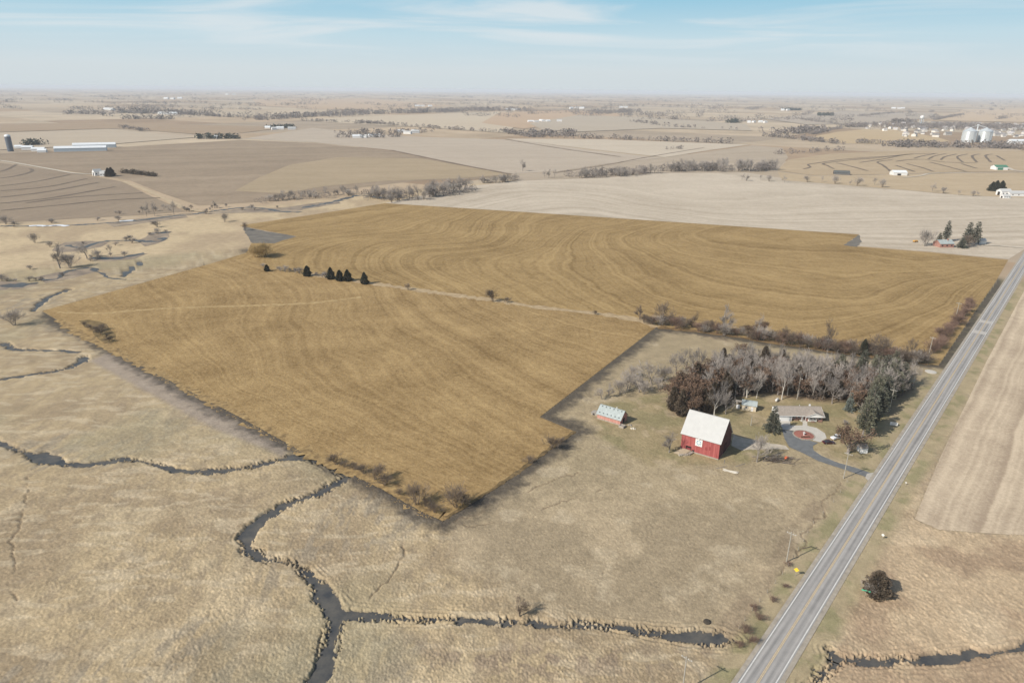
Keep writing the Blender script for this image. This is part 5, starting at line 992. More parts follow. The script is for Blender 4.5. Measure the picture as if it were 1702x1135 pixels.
# earth ramp with stone edge before the barn door
rp = empty('earth_ramp', (a[0], a[1], 0), rz, 'low earth ramp edged with stones at the barn door', 'ramp')
MB().add([(0.6, -0.3, 0), (4.6, -0.3, 0), (3.6, -5.2, 0), (-1.2, -4.6, 0), (0.9, -0.3, 0.75), (4.3, -0.3, 0.75), (3.0, -3.8, 0.35), (-0.3, -3.6, 0.3)], [(3, 2, 1, 0), (4, 5, 6, 7), (0, 1, 5, 4), (1, 2, 6, 5), (2, 3, 7, 6), (3, 0, 4, 7)]).build('earth_bank', mat('bank_earth', (0.36, 0.29, 0.20), 0.95, 0.2, 1.0, 0.5, 3), rp)
rs = random.Random(3)
for k in range(11): u = k / 10; MB().box((4.9 - u * 1.4 - 3.4 * max(0, u - .5), -0.9 - 4.4 * u, 0.22), (0.75 + rs.random() * .3, 0.6 + rs.random() * .25, 0.75), rs.random() * 3, Matrix.Rotation(0.25, 3, 'X')).build('stone', M_STONE, rp)

# corn crib shed
a, rz, Ln = front((992.4, 695.5), (1030.5, 707)); W_, HE, HR = 6.4, 2.5, 5.3
crib = building('crib_shed', a, rz, Ln, W_, HE, HR, M_PINK, M_GALV, 'faded red crib shed with pale metal roof dotted with vents', 'shed', ov=0.4)
k1 = (HR - HE) / (W_ / 2); al = math.atan(k1)
for row, yy in enumerate((0.35, 2.65)):
    for k in range(6): MB().box((0.9 + k * (Ln - 1.8) / 5, yy, HE + yy * k1 + 0.30), (0.42, 0.5, 0.24), 0, Matrix.Rotation(al, 3, 'X')).build('roof_vent', mat('vent_dark', (0.13, 0.15, 0.15), 0.7, 0.2, 2), crib)
for k in range(13): x = -0.4 + k * (Ln + 0.8) / 12; MB().xprism([(-0.4, HE - 0.4 * k1 + 0.19), (3.1, HR - 0.1 * k1 + 0.19), (3.1, HR - 0.1 * k1 + 0.22), (-0.4, HE - 0.4 * k1 + 0.22)], x - 0.025, x + 0.025).build('roof_rib', M_GALV, crib)
MB().box((Ln + 0.03, 3.2, 1.1), (0.08, 1.6, 2.2)).build('end_door', M_DARK, crib); MB().lathe([(0.16, 0), (0.16, 0.45), (0.26, 0.5), (0.05, 0.75)], (Ln * 0.68, 3.2, HR + 0.2), 10).build('ventilator', M_TRIM, crib)
MB().box((Ln / 2, -0.05, 0.2), (Ln + 0.1, 0.14, 0.5)).build('stone_footing', M_STONE, crib)
lt = empty('lean_to', (a[0], a[1], 0), rz, 'low grey lean-to at the left end of the crib shed', 'shed')
MB().box((-2.4, 3.2, 0.55), (3.2, 2.6, 1.1)).build('wall', M_WOOD, lt); MB().box((-2.3, 3.2, 1.22), (3.6, 3.0, 0.1), 0, Matrix.Rotation(-0.12, 3, 'Y')).build('roof', M_WOOD, lt); MB().box((-2.7, 1.88, 0.5), (0.9, 0.08, 0.7)).build('opening', M_DARK, lt)
bn = empty('block_bin', (a[0], a[1], 0), rz, 'low grey block bin at the right end of the crib shed', 'bin')
for x, y, dx, dy in ((Ln + 1.4, 0.1, 2.2, 0.25), (Ln + 1.4, -1.9, 2.2, 0.25), (Ln + 0.42, -0.9, 0.25, 1.75), (Ln + 2.38, -0.9, 0.25, 1.75)): MB().box((x, y, 0.45), (dx, dy, 0.95)).build('block_wall', M_STONE, bn)
MB().box((Ln + 1.4, -0.9, 0.55), (1.7, 1.75, 0.3)).build('fill', M_WOOD, bn)
M_PALE = mat('pale_rubble', (0.62, 0.56, 0.46), 0.9, 0.15, 2.0, 0.4, 5)
for k, (x, y, s_) in enumerate(((3.4, 2.2, 0.7), (4.0, 2.8, 0.6), (4.6, 2.0, 0.5), (5.6, 0.4, 0.8), (6.2, 0.9, 0.6), (6.6, 0.1, 0.55), (5.9, -0.3, 0.5), (7.1, 0.6, 0.45))):
    rk = MB().box((0, 0, 0.18), (s_ * 1.3, s_, 0.45), k * 1.1, Matrix.Rotation(0.3, 3, 'X')).build('rubble_block', M_PALE if k > 2 else M_STONE)
    bm = bmesh.new(); bm.from_mesh(rk.data); bmesh.ops.bevel(bm, geom=bm.edges[:], offset=0.12, segments=1, affect='EDGES'); bm.to_mesh(rk.data); bm.free()
    w2 = Matrix.Rotation(rz, 2) @ Vector((Ln + x - 0.5, y)); rk.location = (a[0] + w2.x, a[1] + w2.y, 0); tag(rk, 'pale broken block lying beside the crib shed' if k > 2 else 'grey broken block close to the crib shed end', 'rubble', 'pale rubble by the crib' if k > 2 else 'grey rubble by the crib')

# garden shed
a, rz, Ln = front((1232.5, 681), (1256, 684.5)); 
gs = building('garden_shed', a, rz, Ln, 4.2, 2.6, 3.9, M_CREAM, M_GALV, 'small cream shed with grey metal roof under the woodlot', 'shed', ov=0.3)
MB().box((Ln * 0.72, -0.03, 1.0), (0.9, 0.08, 1.95)).build('door', M_WHT, gs); window(gs, Ln * 0.3, 1.5, 0.8, 0.8); MB().box((Ln + 0.03, 2.1, 1.0), (0.07, 1.0, 2.0)).build('end_door', M_WHT, gs)
for k in range(8): MB().xprism([(-0.3, 2.6 - 0.3 * 0.62 + 0.19), (2.0, 2.6 + 2.0 * 0.62 + 0.19), (2.0, 2.6 + 2.0 * 0.62 + 0.215), (-0.3, 2.6 - 0.3 * 0.62 + 0.215)], -0.3 + k * (Ln + 0.6) / 7 - 0.02, -0.3 + k * (Ln + 0.6) / 7 + 0.02).build('roof_rib', M_GALV, gs)
p = G(1226.5, 678); tk = empty('water_tank', (p[0], p[1], 0), 0, 'round white plastic tank beside the garden shed', 'tank'); MB().lathe([(0.02, 0), (0.85, 0.0), (0.9, 0.1), (0.9, 1.25), (0.75, 1.5), (0.2, 1.62)], (0, 0, 0), 18).build('body', M_WHT, tk, True); MB().lathe([(0.2, 1.6), (0.2, 1.72)], (0, 0, 0), 12).build('lid', M_WOOD, tk)
p = G(1228, 672.5); MBx = empty('wooden_pen', (p[0], p[1], 0), rz, 'small open wooden pen at the end of the garden shed', 'pen')
for x in (-1.3, 1.3):
    for y in (-0.8, 0.8): MB().box((x, y, 0.8), (0.14, 0.14, 1.8)).build('post', M_WOOD, MBx)
MB().box((0, 0, 1.75), (3.0, 2.0, 0.1)).build('roof', M_WOOD, MBx); MB().box((0, 0.8, 0.6), (2.6, 0.06, 0.8)).build('back_board', M_WOOD, MBx)

# ranch house
a, rz, Ln = front((1294.6, 699.5), (1366.7, 700.5)); rz = rz + 0.0; D = 9.0; HE, HR = 2.7, 4.75
hs = empty('ranch_house', (a[0], a[1], 0), rz, 'low brick and white ranch house with brown roof and attached garage', 'house')
gx = 5.3
MB().xprism([(0, -0.2), (D, -0.2), (D, HE), (D / 2, HR), (0, HE)], 0, gx).build('garage_wall', M_WHT, hs)
MB().xprism([(1.3, -0.2), (D, -0.2), (D, HE), (D / 2, HR), (1.3, HE + 0.55)], gx + 0.003, 11.2).build('brick_wall', M_BRICK, hs)
MB().xprism([(0, -0.2), (D, -0.2), (D, HE), (D / 2, HR), (0, HE)], 11.203, Ln).build('brick_wall', M_BRICK, hs)
rl = []; gable_roof(rl, 0, Ln, D, HE, HR, ov=0.45); rl[0].build('roof_slope', M_SHING, hs); rl[1].build('roof_slope', M_SHING, hs); MB().box((Ln / 2, D / 2, HR + 0.21), (Ln + 0.9, 0.3, 0.05)).build('ridge_cap', M_SHING, hs)
MB().box((Ln / 2, -0.47, HE - 0.12), (Ln + 0.9, 0.08, 0.24)).build('fascia', M_TRIM, hs)
for x in (-0.47, Ln + 0.47): MB().add([(x - .03, -0.47, HE - 0.24), (x - .03, D / 2, HR - 0.04), (x - .03, D / 2, HR + 0.2), (x - .03, -0.47, HE), (x + .03, -0.47, HE - 0.24), (x + .03, D / 2, HR - 0.04), (x + .03, D / 2, HR + 0.2), (x + .03, -0.47, HE)], [(0, 1, 2, 3), (7, 6, 5, 4), (0, 4, 5, 1), (1, 5, 6, 2), (2, 6, 7, 3), (3, 7, 4, 0)]).build('barge_board', M_TRIM, hs)
gd = MB().box((2.1, -0.03, 1.1), (3.4, 0.08, 2.15)).build('garage_door', M_TRIM, hs)
for k in range(4): MB().box((2.1, -0.08, 0.3 + k * 0.52), (3.3, 0.03, 0.46)).build('door_panel', M_WHT, gd)
MB().box((4.6, -0.03, 1.0), (0.8, 0.08, 2.0)).build('side_door', mat('grey_door', (0.30, 0.31, 0.32), 0.6, 0.1, 1), hs)
window(hs, 6.7, 1.5, 1.4, 1.1, 1.3, panes=2); window(hs, 8.7, 1.5, 1.0, 1.1, 1.3)
fd = MB().box((10.3, 1.26, 1.0), (1.0, 0.1, 2.05)).build('front_door', M_TRIM, hs); MB().box((10.6, 1.18, 1.0), (0.08, 0.06, 0.12)).build('handle', M_DARK, fd)
for x in (9.4, 11.0): MB().box((x, -0.2, 1.3), (0.16, 0.16, 2.65)).build('porch_post', M_TRIM, hs)
MB().box((10.2, 0.4, 0.09), (2.2, 1.7, 0.2)).build('porch_step', M_CONC, hs)
# cross gable: ridge runs front to back
cx0, cx1, cy, ch = 10.4, Ln + 0.5, -1.1, 4.15; cm = (cx0 + cx1) / 2 ; kk = (ch - 2.55) / (cm - cx0)
MB().yprism([(cx0, 2.45), (cm, ch - 0.02), (cm, ch + 0.14), (cx0 - 0.02, 2.61)], cy, D / 2 - 1.2).build('gable_roof', M_SHING, hs); MB().yprism([(cm + 0.002, ch - 0.02), (cx1, 2.45), (cx1 + 0.02, 2.61), (cm + 0.002, ch + 0.14)], cy, D / 2 - 1.2).build('gable_roof', M_SHING, hs)
MB().yprism([(cx0 + 0.5, 2.48), (cx1 - 0.5, 2.48), (cm, ch - 0.12)], cy + 0.25, cy + 0.45).build('gable_face', M_TRIM, hs); MB().box((cm, cy / 2, 2.42), (cx1 - cx0 - 0.3, 1.3, 0.08)).build('soffit', M_TRIM, hs)
for s_ in (-1, 1):
    xx = cx0 if s_ < 0 else cx1; MB().yprism([(xx, 2.40), (cm, ch - 0.07), (cm, ch + 0.14), (xx, 2.61)] if s_ < 0 else [(cm, ch - 0.07), (xx, 2.40), (xx, 2.61), (cm, ch + 0.14)], cy - 0.06, cy - 0.003).build('barge_board', M_TRIM, hs)
MB().box((13.9, -0.25, 1.25), (3.5, 0.5, 2.2)).build('bay', M_TRIM, hs); window(hs, 13.9, 1.45, 3.0, 1.3, -0.5, panes=5)
window(hs, 16.9, 1.5, 1.1, 1.1); window(hs, 4.5, 1.5, 1.6, 1.1, Ln, 'y')
MB().box((14.2, D / 2 + 0.6, HR + 0.3), (0.6, 0.6, 0.9)).build('chimney', M_WHT, hs); MB().lathe([(0.12, 0), (0.12, 0.5)], (10.0, D / 2 + 1, HR - 0.2), 8).build('vent_pipe', M_TRIM, hs)
for x in (7.5, 13.9, 16.9): MB().box((x, -0.9 if x > 8 else 0.7, 0.22), (1.5, 0.6, 0.5)).build('flower_bed', mat('dry_shrub', (0.23, 0.15, 0.11), 0.95, 0.3, 3, 0.8, 6), hs)
# mulch island with stone rim and birdbath
c = G(1336, 723); isl = empty('mulch_island', (c[0], c[1], 0), 0, 'round red mulch island inside the driveway loop', 'flower bed')
MB().lathe([(4.1, 0.0), (3.9, 0.09), (2.0, 0.16), (0.01, 0.18)], (0, 0, 0), 28).build('mulch', mat('red_mulch', (0.30, 0.125, 0.095), 0.95, 0.25, 2.5, 0.6, 6), isl, True)
for k in range(30): an = k * 2 * math.pi / 30; MB().box((4.05 * math.cos(an), 4.05 * math.sin(an), 0.08), (0.5, 0.74, 0.22), an).build('stone', M_STONE, isl)
MB().box((-0.2, -2.1, 0.3), (3.6, 0.5, 0.4), 0.1).build('low_hedge', mat('dry_hedge', (0.11, 0.07, 0.05), 0.95, 0.3, 3), isl)
bb = empty('birdbath', (c[0], c[1], 0.17), 0, 'white birdbath on the red mulch island', 'birdbath'); MB().lathe([(0.35, 0), (0.3, 0.08), (0.13, 0.15), (0.12, 0.7), (0.5, 0.85), (0.55, 0.95), (0.45, 0.95), (0.1, 0.88)], (0, 0, 0), 16).build('basin', M_TRIM, bb, True); MB().lathe([(0.12, 0.86), (0.1, 1.2), (0.16, 1.3), (0.02, 1.45)], (0, 0, 0), 10).build('figure', M_TRIM, bb, True)
# propane tank
p = G(1291, 667); pt = empty('propane_tank', (p[0], p[1], 0), 0.9, 'white propane tank on legs behind the garage', 'tank'); tb = MB(); pr = [(-1.45, 0.02), (-1.42, 0.25), (-1.28, 0.45), (-1.1, 0.52), (1.1, 0.52), (1.28, 0.45), (1.42, 0.25), (1.45, 0.02)]
tb.lathe([(r_, z_) for z_, r_ in pr], (0, 0, 0), 16); tb.v = [(z_, y_, -x_ + 0.85) for x_, y_, z_ in tb.v]; tb.build('body', M_TRIM, pt, True)
for x in (-0.8, 0.8): MB().box((x, 0, 0.2), (0.12, 0.7, 0.42)).build('leg', M_WOOD, pt)
MB().lathe([(0.16, 0), (0.18, 0.2), (0.02, 0.28)], (0, 0, 1.36), 10).build('valve_dome', M_WHT, pt)
# small white shed near the highway
a, rz, Ln = front((1430, 753.5), (1440, 755)); ws = building('white_shed', a, rz + 0.35, 2.7, 3.2, 2.3, 3.2, M_WHT, M_SHING, 'small white shed half hidden behind the dark oak', 'shed', ov=0.2); MB().box((1.35, -0.03, 1.0), (1.0, 0.07, 1.9)).build('door', M_TRIM, ws); window(ws, 1.6, 1.5, 0.7, 0.7, 2.7, 'y')
# cars
M_TYRE = mat('tyre', (0.025, 0.025, 0.025), 0.9, 0.1, 3); M_RIM = mat('rim', (0.45, 0.45, 0.46), 0.4, 0.1, 3, metal=0.6); M_LIGHT = mat('lamp_glass', (0.7, 0.7, 0.68), 0.2, 0.05, 2, spec=0.5); M_RED = mat('tail_lamp', (0.35, 0.02, 0.02), 0.3, 0.05, 2)
def car(px, rz, paint, label, prof, cab):
    p = G(*px); e = empty('parked_car', (p[0], p[1], 0.05), rz, label, 'car')
    b_ = MB().yprism(prof, -0.88, 0.88).build('body', paint, e); bm = bmesh.new(); bm.from_mesh(b_.data); bmesh.ops.bevel(bm, geom=bm.edges[:], offset=0.06, segments=2, affect='EDGES'); bm.to_mesh(b_.data); bm.free()
    x0, x1, x2, x3, z0, z1 = cab
    g = MB().add([(x0, -.8, z0), (x3, -.8, z0), (x3, .8, z0), (x0, .8, z0), (x1, -.64, z1), (x2, -.64, z1), (x2, .64, z1), (x1, .64, z1)], [(3, 2, 1, 0), (4, 5, 6, 7), (0, 1, 5, 4), (1, 2, 6, 5), (2, 3, 7, 6), (3, 0, 4, 7)]).build('windows', M_GLASS, e)
    MB().box(((x1 + x2) / 2, 0, z1 + 0.03), (x2 - x1 + 0.06, 1.34, 0.07)).build('roof', paint, e)
    for x in ((x0 + x1) / 2, (x1 + x2) / 2, (x2 + x3) / 2):
        pass
    for x in (-1.4, 1.4):
        for s_ in (-1, 1):
            w = MB().tube((x, s_ * 0.68, 0.33), (x, s_ * 0.9, 0.33), 0.33, 0.33, 16).build('wheel', M_TYRE, e); MB().tube((x, s_ * 0.9, 0.33), (x, s_ * 0.915, 0.33), 0.2, 0.2, 12).build('rim', M_RIM, w)
    xf = prof[0][0]; xb = min(p_[0] for p_ in prof); xm = max(p_[0] for p_ in prof)
    for s_ in (-1, 1): MB().box((xm - 0.02, s_ * 0.62, 0.68), (0.08, 0.34, 0.14)).build('headlight', M_LIGHT, e); MB().box((xb + 0.02, s_ * 0.64, 0.75), (0.08, 0.3, 0.16)).build('tail_light', M_RED, e)
    return e
SED = [(-2.25, 0.3), (2.25, 0.3), (2.3, 0.6), (2.1, 0.82), (0.9, 0.95), (-1.5, 0.98), (-2.2, 0.9), (-2.3, 0.6)]
car((1377, 737), 0.05, mat('dark_maroon_paint', (0.045, 0.012, 0.018), 0.3, 0.1, 1, spec=0.5), 'dark maroon sedan parked at the end of the concrete apron', SED, (-1.7, -1.0, 0.35, 1.15, 0.93, 1.42))
TRK = [(-2.6, 0.45), (2.6, 0.45), (2.65, 0.75), (2.5, 1.05), (1.2, 1.12), (-2.65, 1.12), (-2.65, 0.7)]
car((1390, 729), 0.45, mat('white_paint', (0.72, 0.72, 0.72), 0.3, 0.03, 1, spec=0.5), 'white pickup parked beside the dark maroon sedan', TRK, (-0.9, -0.6, 0.6, 1.25, 1.1, 1.75))
# utility poles
def pole(px, H, label, arm=True, lamp=False, group='utility poles along the highway'):
    p = G(*px); e = empty('utility_pole', (p[0], p[1], 0), -rad(40.2), label, 'utility pole', group)
    MB().tube((0, 0, -0.3), (0, 0, H), 0.19, 0.12, 10).build('post', M_POLE, e)
    if arm:
        ar = MB().box((0, 0.16, H - 0.75), (2.7, 0.13, 0.16)).build('crossarm', M_POLE, e)
        for x in (-1.2, -0.45, 0.45, 1.2): MB().lathe([(0.05, 0), (0.08, 0.08), (0.04, 0.22)], (x, 0.16, H - 0.67), 8).build('insulator', M_LIGHT, ar)
        for s_ in (-1, 1): MB().tube((s_ * 0.8, 0.16, H - 0.8), (0, 0.16, H - 1.5), 0.03, 0.03, 4).build('brace', M_POLE, e)
    if lamp: 
        l_ = MB().box((0.35, 0, H - 0.6), (0.8, 0.06, 0.06)).build('lamp_bracket', M_POLE, e); MB().lathe([(0.08, 0.12), (0.22, 0), (0.2, -0.14), (0.02, -0.2)], (0.8, 0, H - 0.62), 10).build('lamp_head', M_TRIM, l_)
    return e
for q, lb in (((1134,1150), 'utility pole standing in the marsh beside the foreground ditch'), ((1307,934), 'utility pole in the pasture opposite the yellow sign'), ((1402,795), 'utility pole beside the driveway entrance'), ((1478,683), 'utility pole beside the woodlot shadow'), ((1543.5,591), 'utility pole at the lower end of the roadside hedge'), ((1588,530), 'utility pole rising from the middle of the roadside hedge')): pole(q, 10.6, lb)
pole((1324.5,664), 11, 'yard pole with white lamp behind the house', False, True, None)
pole((1248,707), 4.2, 'short wooden post on the lawn near the garden shed', False, False, None)
pole((1537,398), 9, 'thin pole beside the brick house', False, True, None)
# signs by the highway
def sign(name, px, rz, H, panel, mt, label, pm=None):
    p = G(*px); e = empty(name, (p[0], p[1], 0), rz, label, 'sign'); MB().box((0, 0.05, H / 2 - 0.1), (0.09, 0.07, H + 0.2)).build('post', pm or M_WOOD, e)
    n = len(panel); MB().yprism([(x, H + z) for x, z in panel], -0.03, 0.0).build('panel', mt, e); return e
DIA = [(0, -0.75), (0.75, 0), (0, 0.75), (-0.75, 0)]
sign('warning_sign', (1322,957), rad(-40) + 0.2, 2.2, DIA, mat('sign_yellow', (0.80, 0.55, 0.05), 0.5, 0.05, 2), 'yellow diamond warning sign beside the highway ditch')
sign('marker_sign', (1466,896), rad(-40), 1.6, [(0.42 * math.cos(k * math.pi / 6), 0.42 * math.sin(k * math.pi / 6)) for k in range(12)], M_TRIM, 'round white marker on a post right of the highway')
sign('street_sign', (1437,992), rad(-25), 2.2, [(-1.1, -0.22), (1.1, -0.22), (1.1, 0.22), (-1.1, 0.22)], mat('sign_green', (0.10, 0.42, 0.26), 0.5, 0.05, 2), 'green street name blade in front of the lone bronze cedar')
p = G(1485, 708); e = empty('yard_sign', (p[0], p[1], 0), rad(-18), 'white board sign on two posts by the roadside', 'sign')
for x in (-1.0, 1.0): MB().box((x, 0.1, 0.7), (0.12, 0.12, 1.6)).build('post', M_WOOD, e)
sb_ = MB().box((0, 0, 1.1), (2.9, 0.1, 1.3), 0, Matrix.Rotation(-0.15, 3, 'X')).build('board', M_TRIM, e)
for k, z in enumerate((1.4, 1.1, 0.8)): MB().box((0, -0.075 + (z - 1.1) * 0.15, z), (2.0 - 0.3 * k, 0.02, 0.1)).build('faded_line', mat('faded_ink', (0.50, 0.46, 0.45), 0.8, 0.1, 2), sb_)
p = G(1547, 618); MB().lathe([(2.6, -0.1), (2.6, 0.16), (2.5, 0.2), (0.01, 0.22)], (p[0], p[1], 0), 24).build('concrete_cap', M_CONC); tag(bpy.context.scene.objects['concrete_cap'], 'round pale concrete cap beside the highway at the field corner', 'concrete cap')
p = G(1494, 801); sign('mailbox_post', (1505,806), rad(-40), 1.0, [(-0.25, -0.15), (0.25, -0.15), (0.25, 0.2), (-0.25, 0.2)], M_TRIM, 'small white marker at the gravel field entrance')
# brush pile with orange splitter, log rails
rs = random.Random(9); bp_ = empty('brush_pile', (*G(1285, 765), 0), 0, 'tangled grey brush pile between barn and driveway', 'brush pile')
for k in range(150):
    x, y = rs.gauss(0, 3.6), rs.gauss(0, 1.7); an = rs.uniform(-0.5, 0.9); l_ = rs.uniform(1.5, 4.5); z = rs.uniform(0.05, 1.1) * math.exp(-(x / 6) ** 2)
    MB().tube((x, y, z), (x + math.cos(an) * l_, y + math.sin(an) * l_, z + rs.uniform(-0.2, 0.7)), rs.uniform(0.05, 0.12), 0.03, 4).build('branch', BARK if k % 2 else TWIG_D, bp_)
p = G(1307, 764); os_ = empty('orange_splitter', (p[0], p[1], 0), 0.6, 'small orange wheeled log splitter by the brush pile', 'machine'); M_OR = mat('orange_paint', (0.62, 0.16, 0.07), 0.5, 0.12, 2)
MB().box((0, 0, 0.75), (2.2, 0.4, 0.35)).build('beam', M_OR, os_); MB().box((-0.4, 0, 1.15), (0.9, 0.8, 0.6)).build('engine', M_OR, os_); MB().tube((0.2, 0, 1.1), (1.1, 0, 1.1), 0.14, 0.14, 8).build('cylinder', M_WOOD, os_)
for s_ in (-1, 1): MB().tube((-0.3, s_ * 0.5, 0.35), (-0.3, s_ * 0.7, 0.35), 0.35, 0.35, 14).build('wheel', M_TYRE, os_)
MB().box((1.2, 0, 0.3), (0.12, 0.12, 0.7)).build('leg', M_OR, os_)
lp_ = empty('log_pile', (*G(1214, 784), 0), -0.5, 'pale heap of split rails in the pasture below the barn', 'log pile')
for k in range(12): MB().tube((-2.4 + rs.uniform(-.6, .6), rs.uniform(-0.8, 0.8), 0.14 + 0.06 * (k % 3)), (2.2 + rs.uniform(-.6, .6), rs.uniform(-0.9, 0.9), 0.16 + 0.08 * (k % 4)), 0.13, 0.11, 6).build('log', mat('pale_log', (0.50, 0.46, 0.39), 0.9, 0.15, 2), lp_)
for q, an, l_, lb in (((1222,776), 0.5, 5, 'single fallen pole above the split rails'), ((1190,779), 0.35, 4.5, 'thin fallen pole left of the split rails'), ((1204,770), 1.3, 2.5, 'short fallen pole by the barn corner')):
    p = G(*q); o = MB().tube((0, 0, 0.12), (math.cos(an) * l_, math.sin(an) * l_, 0.16), 0.12, 0.09, 7).build('fallen_pole', BARK); o.location = (p[0], p[1], 0); tag(o, lb, 'log')
p = G(1336, 915); 
o = MB().tube((0, 0, 0.15), (3.2, 1.0, 0.2), 0.14, 0.1, 7).build('fallen_branch', TWIG_D); MB_ = None; o.location = (*G(1333, 912), 0); tag(o, 'dark fallen branch lying by the ditch fence', 'branch')
p = G(1175, 1034); MB().lathe([(1.0, 0.1), (0.9, 0.45), (0.5, 0.6), (0.02, 0.62)], (0, 0, 0), 12).build('muskrat_mound', mat('dark_reeds', (0.06, 0.05, 0.04), 0.95, 0.2, 2, 0.8, 5)).location = (p[0], p[1], 0); tag(SC.objects['muskrat_mound'], 'small dark reed mound beside the ditch', 'mound')
# fence along the ditch
M_FP = M_WOOD
fp = GL([(1415,790),(1385,835),(1352,870),(1335,900),(1318,928),(1300,955),(1275,985),(1250,1015),(1228,1045)]); fpd = smooth_line(fp, 6.5)
for k, p in enumerate(fpd):
    o = MB().tube((0, 0, -0.2), (rs.uniform(-.05, .05), rs.uniform(-.05, .05), 1.25), 0.07, 0.06, 6).build('fence_post', M_FP) if k == 0 else bpy.data.objects.new('fence_post', bpy.data.meshes['fence_post'])
    if k: COL.objects.link(o)
    o.location = (p[0], p[1], 0); tag(o, 'weathered wooden fence post along the roadside ditch', 'fence post', 'posts of the roadside fence')

# ------------------------------------------------------------------ far farms and town
def farm_bldg(px, L_, W_, he, hr, rz, wm, rm, label, cat='barn', name='farm_shed', group=None, door=True, win=0):
    p = G(*px); e = building(name, p, rz, L_, W_, he, hr, wm, rm, label, cat, group, ov=0.4, ridge=False)
    if door: MB().box((-0.05, W_ / 2, he * 0.42), (0.12, W_ * 0.4, he * 0.85)).build('door', M_DARK, e)
    for k in range(win): MB().box((L_ * (k + 0.5) / win, -0.04, he * 0.55), (min(1.4, L_ / win * 0.4), 0.1, he * 0.3)).build('window', M_GLASS, e)
    return e
M_BLUW = mat('pale_blue_siding', (0.50, 0.55, 0.58), 0.8, 0.06, 0.3); M_SILV = mat('pale_steel', (0.68, 0.70, 0.70), 0.45, 0.06, 0.2, spec=0.4); M_GREENR = mat('green_roof', (0.07, 0.20, 0.13), 0.6, 0.1, 0.3)
farm_bldg((90,253), 96, 17, 7, 11, 0.42, M_BLUW, M_SILV, 'long white livestock barn with open end', 'barn', 'livestock_barn'); farm_bldg((121,247), 84, 17, 7, 11, 0.42, M_BLUW, M_SILV, 'second long white barn behind the open ended one', 'barn', 'livestock_barn')
for q, L_, W_, h, lb in (((36,250), 20, 14, 6, 'white shed beside the dark silo'), ((52,252), 24, 12, 5, 'low white shed between silo and long barn'), ((62,254), 16, 10, 4, 'smallest white shed in front of the long barn'), ((24,248), 14, 10, 5, 'white farmhouse behind the silo')): farm_bldg(q, L_, W_, h, h + 3, 0.3, M_WHT, M_SILV, lb)
p = G(18, 252); e = empty('silo', (p[0], p[1], 0), 0, 'tall dark blue silo with pale cap at the left farm', 'silo'); MB().lathe([(5.6, -0.2), (5.6, 29), (5.2, 30)], (0, 0, 0), 20).build('shaft', mat('dark_blue_steel', (0.115, 0.13, 0.155), 0.5, 0.1, 0.3), e, False); MB().lathe([(5.7, 30), (5.2, 32.5), (2.5, 34), (0.05, 34.4)], (0, 0, 0), 20).build('cap', M_SILV, e, True); MB().box((-5.9, 0, 15), (1.0, 1.4, 30)).build('chute', M_SILV, e)
# white farmhouse at the end of the lane
for q, L_, W_, he, hr, r_, lb in (((158,293), 11, 9, 6, 10, 0.9, 'white gabled farmhouse at the end of the gravel lane'), ((166,293.5), 8, 8, 4, 7.5, 0.2, 'white farmhouse wing beside the dark tree'), ((170,290.5), 9, 7, 3.5, 6, 0.3, 'cream garage behind the white farmhouse')): farm_bldg(q, L_, W_, he, hr, r_, M_WHT, M_ROOFW, lb, 'house', 'farmhouse', win=2)
for k, q in enumerate(((181,294),(186,293))): tree('cedarb1', q, 13, 'big dark evergreen beside the white farmhouse', 'cedar_tree', 1.5, 'farmhouse evergreens')
belt([(201,288),(225,290),(258,294)], 2.6, 7, 1.3, 'clipped dark evergreen hedge beyond the farmhouse', 'hedge', 'hedge', LEAF_CEDB, 1.2)
# right side sheds
e = farm_bldg((1655,283), 22, 16, 5.5, 8.5, 0.0, M_WHT, M_GREENR, 'white shed with green roof and green doors', 'shed', door=False); MB().box((8, -0.06, 2.3), (10, 0.12, 4.4)).build('door', mat('green_door', (0.06, 0.21, 0.14), 0.6, 0.1, 0.5), e)
e = farm_bldg((1485,292), 22, 17, 5, 8, -0.1, M_TRIM, M_SILV, 'white machine shed with dark doorway on the gravel lane', 'shed', door=False); MB().box((9, -0.06, 1.7), (6, 0.12, 3.4)).build('door', M_DARK, e)
e = farm_bldg((1387,290.5), 24, 15, 3.5, 6.5, -0.25, mat('dark_siding', (0.13, 0.13, 0.13), 0.8, 0.1, 0.4), mat('dark_roof', (0.10, 0.105, 0.10), 0.8, 0.1, 0.4), 'low dark roofed shed in the grassy draw', 'shed')
for k, (q, L_, W_, he, hr, lb) in enumerate((((1664,326), 14, 12, 6, 9, 'tallest block of the white farm buildings at the right edge'), ((1678,327), 24, 14, 4.5, 7, 'long white farm building at the right edge'), ((1668,330), 9, 8, 3, 5, 'small white outbuilding in front of the long one'))): farm_bldg(q, L_, W_, he, hr, 0.0, M_WHT, M_ROOFW, lb, 'shed', win=3)
for k, (q, h) in enumerate((((1648,318),13),((1655,317),14),((1664,316),13))): tree('cedar1', q, h, 'dark green evergreen behind the white farm buildings', 'cedar_tree', 1.5, 'evergreens at the right edge')
